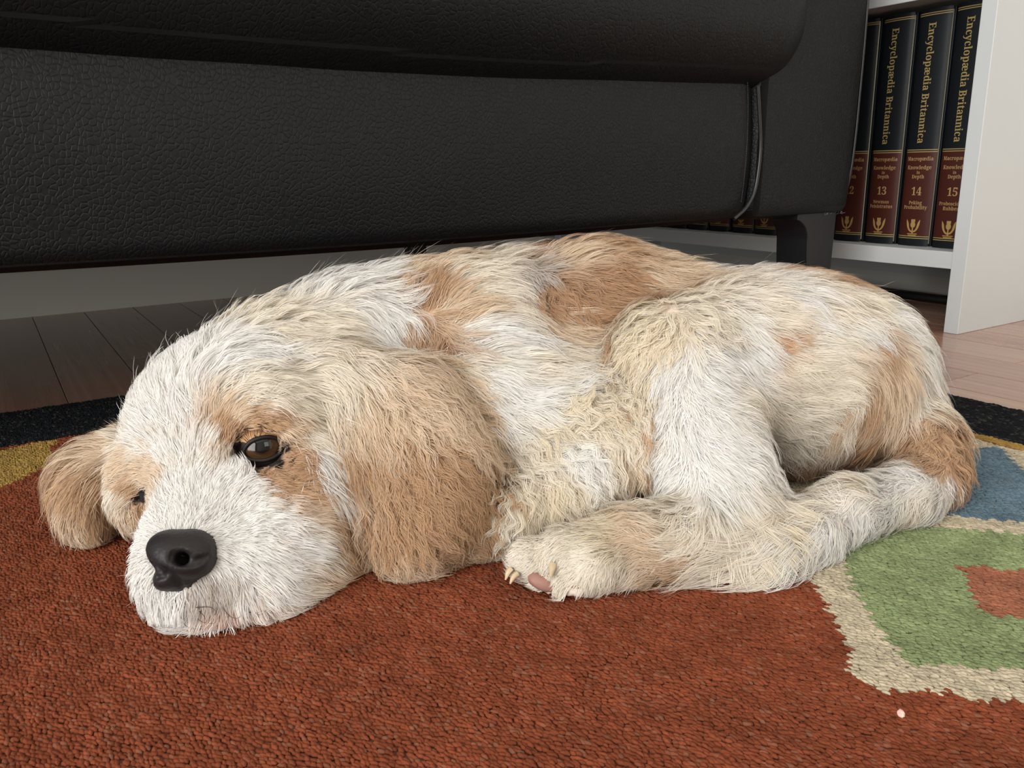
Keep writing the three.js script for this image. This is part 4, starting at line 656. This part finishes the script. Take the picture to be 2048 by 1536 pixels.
for (let k = 0; k < 2; k++) {
  const e = EYES[k], eye = new THREE.Group(); eye.name = 'eye'; dog.add(eye); eye.position.copy(e.c);
  const gazeP = k ? V().copy(CAM_FWD).multiplyScalar(-0.8).addScaledVector(CAM_RIGHT, -0.6).normalize() : V().subVectors(at(523, 884, 0.40), e.c).normalize();
  // eyeball with iris and pupil as vertex colours about the gaze axis
  const g = new THREE.SphereGeometry(e.r, 96, 64), p = g.attributes.position, col = new Float32Array(p.count * 3), q = V(), qt = new THREE.Quaternion().setFromUnitVectors(V(0, 1, 0), gazeP); g.applyQuaternion(qt);
  const pupil = srgb('#050404'), iris = srgb('#523822'), irisIn = srgb('#352212'), limb = srgb('#150d09'), sclera = srgb('#3a2a24'), c = new THREE.Color();
  for (let i = 0; i < p.count; i++) { q.fromBufferAttribute(p, i).normalize(); const a = Math.acos(clamp(q.dot(gazeP), -1, 1)), fib = 0.12 * perlin.noise(q.x * 40, q.y * 40, q.z * 40); if (a < 0.34) c.copy(pupil); else if (a < 0.74) c.copy(irisIn).lerp(iris, smooth(0.38, 0.62, a)).multiplyScalar(1 + fib * 2); else c.copy(limb).lerp(sclera, smooth(0.80, 0.95, a)); if (a >= 0.30 && a < 0.40) c.lerp(pupil, 1 - smooth(0.33, 0.40, a)); if (a > 0.66 && a < 0.80) c.lerp(limb, smooth(0.66, 0.74, a) * (1 - smooth(0.78, 0.84, a))); c.toArray(col, 3 * i); }
  g.setAttribute('color', new THREE.BufferAttribute(col, 3));
  mesh('eyeball', g, new THREE.MeshPhysicalMaterial({ vertexColors: true, roughness: 0.7, specularIntensity: 0.1, clearcoat: 1, clearcoatRoughness: 0.015 }), eye);
  // lids: a shell just over the ball with an almond opening, its margin a glossy black rim
  const rimPts = k ? [[-9, 2], [-3, -10], [6, -9], [10, 4], [6, 13], [-3, 13]] : [[-36, 16], [-26, -5], [-6, -16], [18, -19], [37, -12], [42, 2], [33, 17], [10, 27], [-12, 28], [-28, 24]];
  const cx = k ? 289 : 522, cy = k ? 990 : 893;
  const onBall = (x, y, R) => { const d = rayOf(x, y), o = V().subVectors(camera.position, e.c), dd = d.dot(d), b = o.dot(d) / dd, cc = (o.lengthSq() - R * R) / dd, disc = b * b - cc; return camera.position.clone().addScaledVector(d, disc > 0 ? -b - Math.sqrt(disc) : -b).sub(e.c); };
  const curve = new THREE.CatmullRomCurve3(rimPts.map(([x, y]) => onBall(cx + x, cy + y, e.r + 0.0004)), true);
  const skin = new THREE.MeshPhysicalMaterial({ color: srgb('#15100e'), roughness: 0.6 });
  const rim = mesh('eyelid', new THREE.TubeGeometry(curve, 90, k ? 0.0009 : 0.0011, 8, true), skin, eye); rim.userData.label = 'black eyelid rim';
  // ring from the rim outwards over the ball
  const ringN = 72, rows = 9, pos = [], idx = [], cc = V();
  const ax = onBall(cx, cy, e.r).normalize();
  for (let j = 0; j <= rows; j++) for (let i = 0; i < ringN; i++) { const q2 = curve.getPoint(i / ringN).normalize(), out = q2.clone().addScaledVector(ax, -q2.dot(ax)).normalize(), a0 = Math.acos(clamp(q2.dot(ax), -1, 1)), a1 = a0 + (1.75 - a0) * j / rows; cc.copy(ax).multiplyScalar(Math.cos(a1)).addScaledVector(out, Math.sin(a1)).multiplyScalar(e.r + 0.0005 + 0.0004 * Math.sin(j / rows * 3.1)); pos.push(cc.x, cc.y, cc.z); }
  for (let j = 0; j < rows; j++) for (let i = 0; i < ringN; i++) { const a = j * ringN + i, b = j * ringN + (i + 1) % ringN; idx.push(a, b, a + ringN, b, b + ringN, a + ringN); }
  const lg = new THREE.BufferGeometry(); lg.setAttribute('position', new THREE.Float32BufferAttribute(pos, 3)); lg.setIndex(idx); lg.computeVertexNormals();
  // short hair on the lids, growing away from the opening
  const nh = k ? 0 : 1500; if (nh) {
    const hm = new THREE.InstancedMesh(HAIR.geo, HAIR.mat, nh), m4 = new THREE.Matrix4(), nrm = V(), dr = V(), bb = V(), tan = srgb('#c79c72'), cl = new THREE.Color();
    for (let h = 0; h < nh; h++) {
      const u = 0.10 + 0.38 * rnd(), q2 = curve.getPoint(u).normalize(), out = q2.clone().addScaledVector(ax, -q2.dot(ax)).normalize(), a0 = Math.acos(clamp(q2.dot(ax), -1, 1)), up = out.dot(CAM_UP), bare = up > 0.25 ? 0.05 : 0.20, a1 = a0 + bare + rnd() * 0.75;
      nrm.copy(ax).multiplyScalar(Math.cos(a1)).addScaledVector(out, Math.sin(a1)); dr.copy(out).addScaledVector(CAM_RIGHT, 0.5).addScaledVector(nrm, 0); dr.addScaledVector(nrm, -dr.dot(nrm)).normalize(); bb.crossVectors(nrm, dr).normalize(); const ln = rr(0.0022, 0.0048), w = 0.00028;
      m4.makeBasis(bb.clone().multiplyScalar(w), nrm.clone().multiplyScalar(ln * rr(0.3, 0.8)), dr.clone().multiplyScalar(ln)); m4.setPosition(nrm.x * (e.r + 0.0006), nrm.y * (e.r + 0.0006), nrm.z * (e.r + 0.0006)); hm.setMatrixAt(h, m4);
      hm.setColorAt(h, cl.copy(tan).multiplyScalar(rr(0.85, 1.1)));
    }
    hm.name = 'lid_hair'; hm.userData.kind = 'stuff'; eye.add(hm);
  }
  mesh('eyelid', lg, new THREE.MeshPhysicalMaterial({ color: srgb('#2b1e18'), roughness: 0.7, side: THREE.DoubleSide }), eye);
}
{
  // paw pads and claws of the hind foot
  const padM = new THREE.MeshPhysicalMaterial({ color: srgb('#9a7266'), roughness: 0.65 }), clawM = new THREE.MeshPhysicalMaterial({ color: srgb('#c9b494'), roughness: 0.4 });
  const pad = (x, y, d, rx, ry, rz, turn) => { const g = new THREE.SphereGeometry(1, 24, 16); const p = g.attributes.position; for (let i = 0; i < p.count; i++) { const k = 1 + 0.08 * perlin.noise(p.getX(i) * 2, p.getY(i) * 2, p.getZ(i) * 2 + x); p.setXYZ(i, p.getX(i) * k * rx, p.getY(i) * k * ry, p.getZ(i) * k * rz); } g.applyQuaternion(camera.quaternion.clone().multiply(new THREE.Quaternion().setFromAxisAngle(V(0, 0, 1), -turn * RAD))); g.computeVertexNormals(); const c = at(x, y, d); g.translate(c.x, Math.max(c.y, RUG_TOP + 0.0062), c.z); mesh('paw_pad', g, padM, dog); };
  pad(1085, 1180, 0.4015, 0.0078, 0.0038, 0.005, 24); pad(1152, 1178, 0.3995, 0.0060, 0.0030, 0.004, 18);
  const claw = (x, y, d, x2, y2, d2, r) => { const a = at(x, y, d), b = at(x2, y2, d2), m = a.clone().lerp(b, 0.5).add(V(0, 0.001, 0)); const cv = new THREE.CatmullRomCurve3([a, m, b]), g = new THREE.TubeGeometry(cv, 10, r, 8), p = g.attributes.position; for (let i = 0; i < p.count; i++) { const s = Math.floor(i / 9) / 10, c = cv.getPoint(s), k = 1 - 0.75 * s * s; p.setXYZ(i, c.x + (p.getX(i) - c.x) * k, c.y + (p.getY(i) - c.y) * k, c.z + (p.getZ(i) - c.z) * k); } g.computeVertexNormals(); mesh('claw', g, clawM, dog); };
  claw(1022, 1138, 0.404, 1011, 1160, 0.402, 0.0016); claw(1034, 1148, 0.402, 1020, 1168, 0.399, 0.0016); claw(1106, 1130, 0.3985, 1102, 1154, 0.395, 0.0020);
}
{
  // whiskers, lashes and the dark curled hairs of the lip
  const hairs = (name, list, color) => { const gs = list.map(([pts, r]) => { const cv = new THREE.CatmullRomCurve3(pts), g = new THREE.TubeGeometry(cv, 12, r, 4), p = g.attributes.position; for (let i = 0; i < p.count; i++) { const s = Math.floor(i / 5) / 12, c = cv.getPoint(s), k = 1 - 0.8 * s; p.setXYZ(i, c.x + (p.getX(i) - c.x) * k, c.y + (p.getY(i) - c.y) * k, c.z + (p.getZ(i) - c.z) * k); } return g; }); const m = mesh(name, mergeGeometries(gs), new THREE.MeshPhysicalMaterial({ color: srgb(color), roughness: 0.5 }), dog); m.userData.kind = 'stuff'; };
  const L = (list, d, r) => [list.map(([x, y, dd = 0]) => at(x, y, d + dd)), r];
  hairs('lip_hairs', [L([[385, 1222], [398, 1240], [412, 1246], [414, 1236]], 0.370, 0.0002), L([[392, 1215], [425, 1215], [436, 1232], [430, 1246], [416, 1246]], 0.369, 0.00022), L([[398, 1222], [408, 1232], [413, 1243]], 0.368, 0.0002), L([[355, 1215], [362, 1235], [372, 1252], [395, 1258]], 0.370, 0.0002), L([[440, 1205], [455, 1228], [470, 1238], [482, 1232], [479, 1222]], 0.372, 0.0002), L([[480, 1220], [510, 1226], [528, 1222], [545, 1238]], 0.377, 0.0002), L([[500, 1222], [520, 1230], [535, 1218]], 0.377, 0.00018), L([[430, 1230], [436, 1212], [428, 1200]], 0.370, 0.0002), L([[350, 1200], [358, 1225], [368, 1240]], 0.371, 0.00018)], '#45221a');
  hairs('whiskers', [L([[290, 1140], [262, 1148], [232, 1153]], 0.376, 0.00013), L([[292, 1185], [270, 1200], [252, 1213]], 0.376, 0.00013), L([[560, 1180], [610, 1195], [645, 1212, -0.004]], 0.395, 0.00012), L([[520, 1180], [552, 1198], [562, 1216]], 0.388, 0.00013), L([[640, 1000], [700, 990], [740, 1010]], 0.415, 0.00013), L([[600, 1060], [680, 1040], [730, 1070]], 0.41, 0.00013)], '#d8c3ae');
}
scene.traverse((o) => { if (o.isMesh) { o.castShadow = true; o.receiveShadow = true; } });
renderer.render(scene, camera);
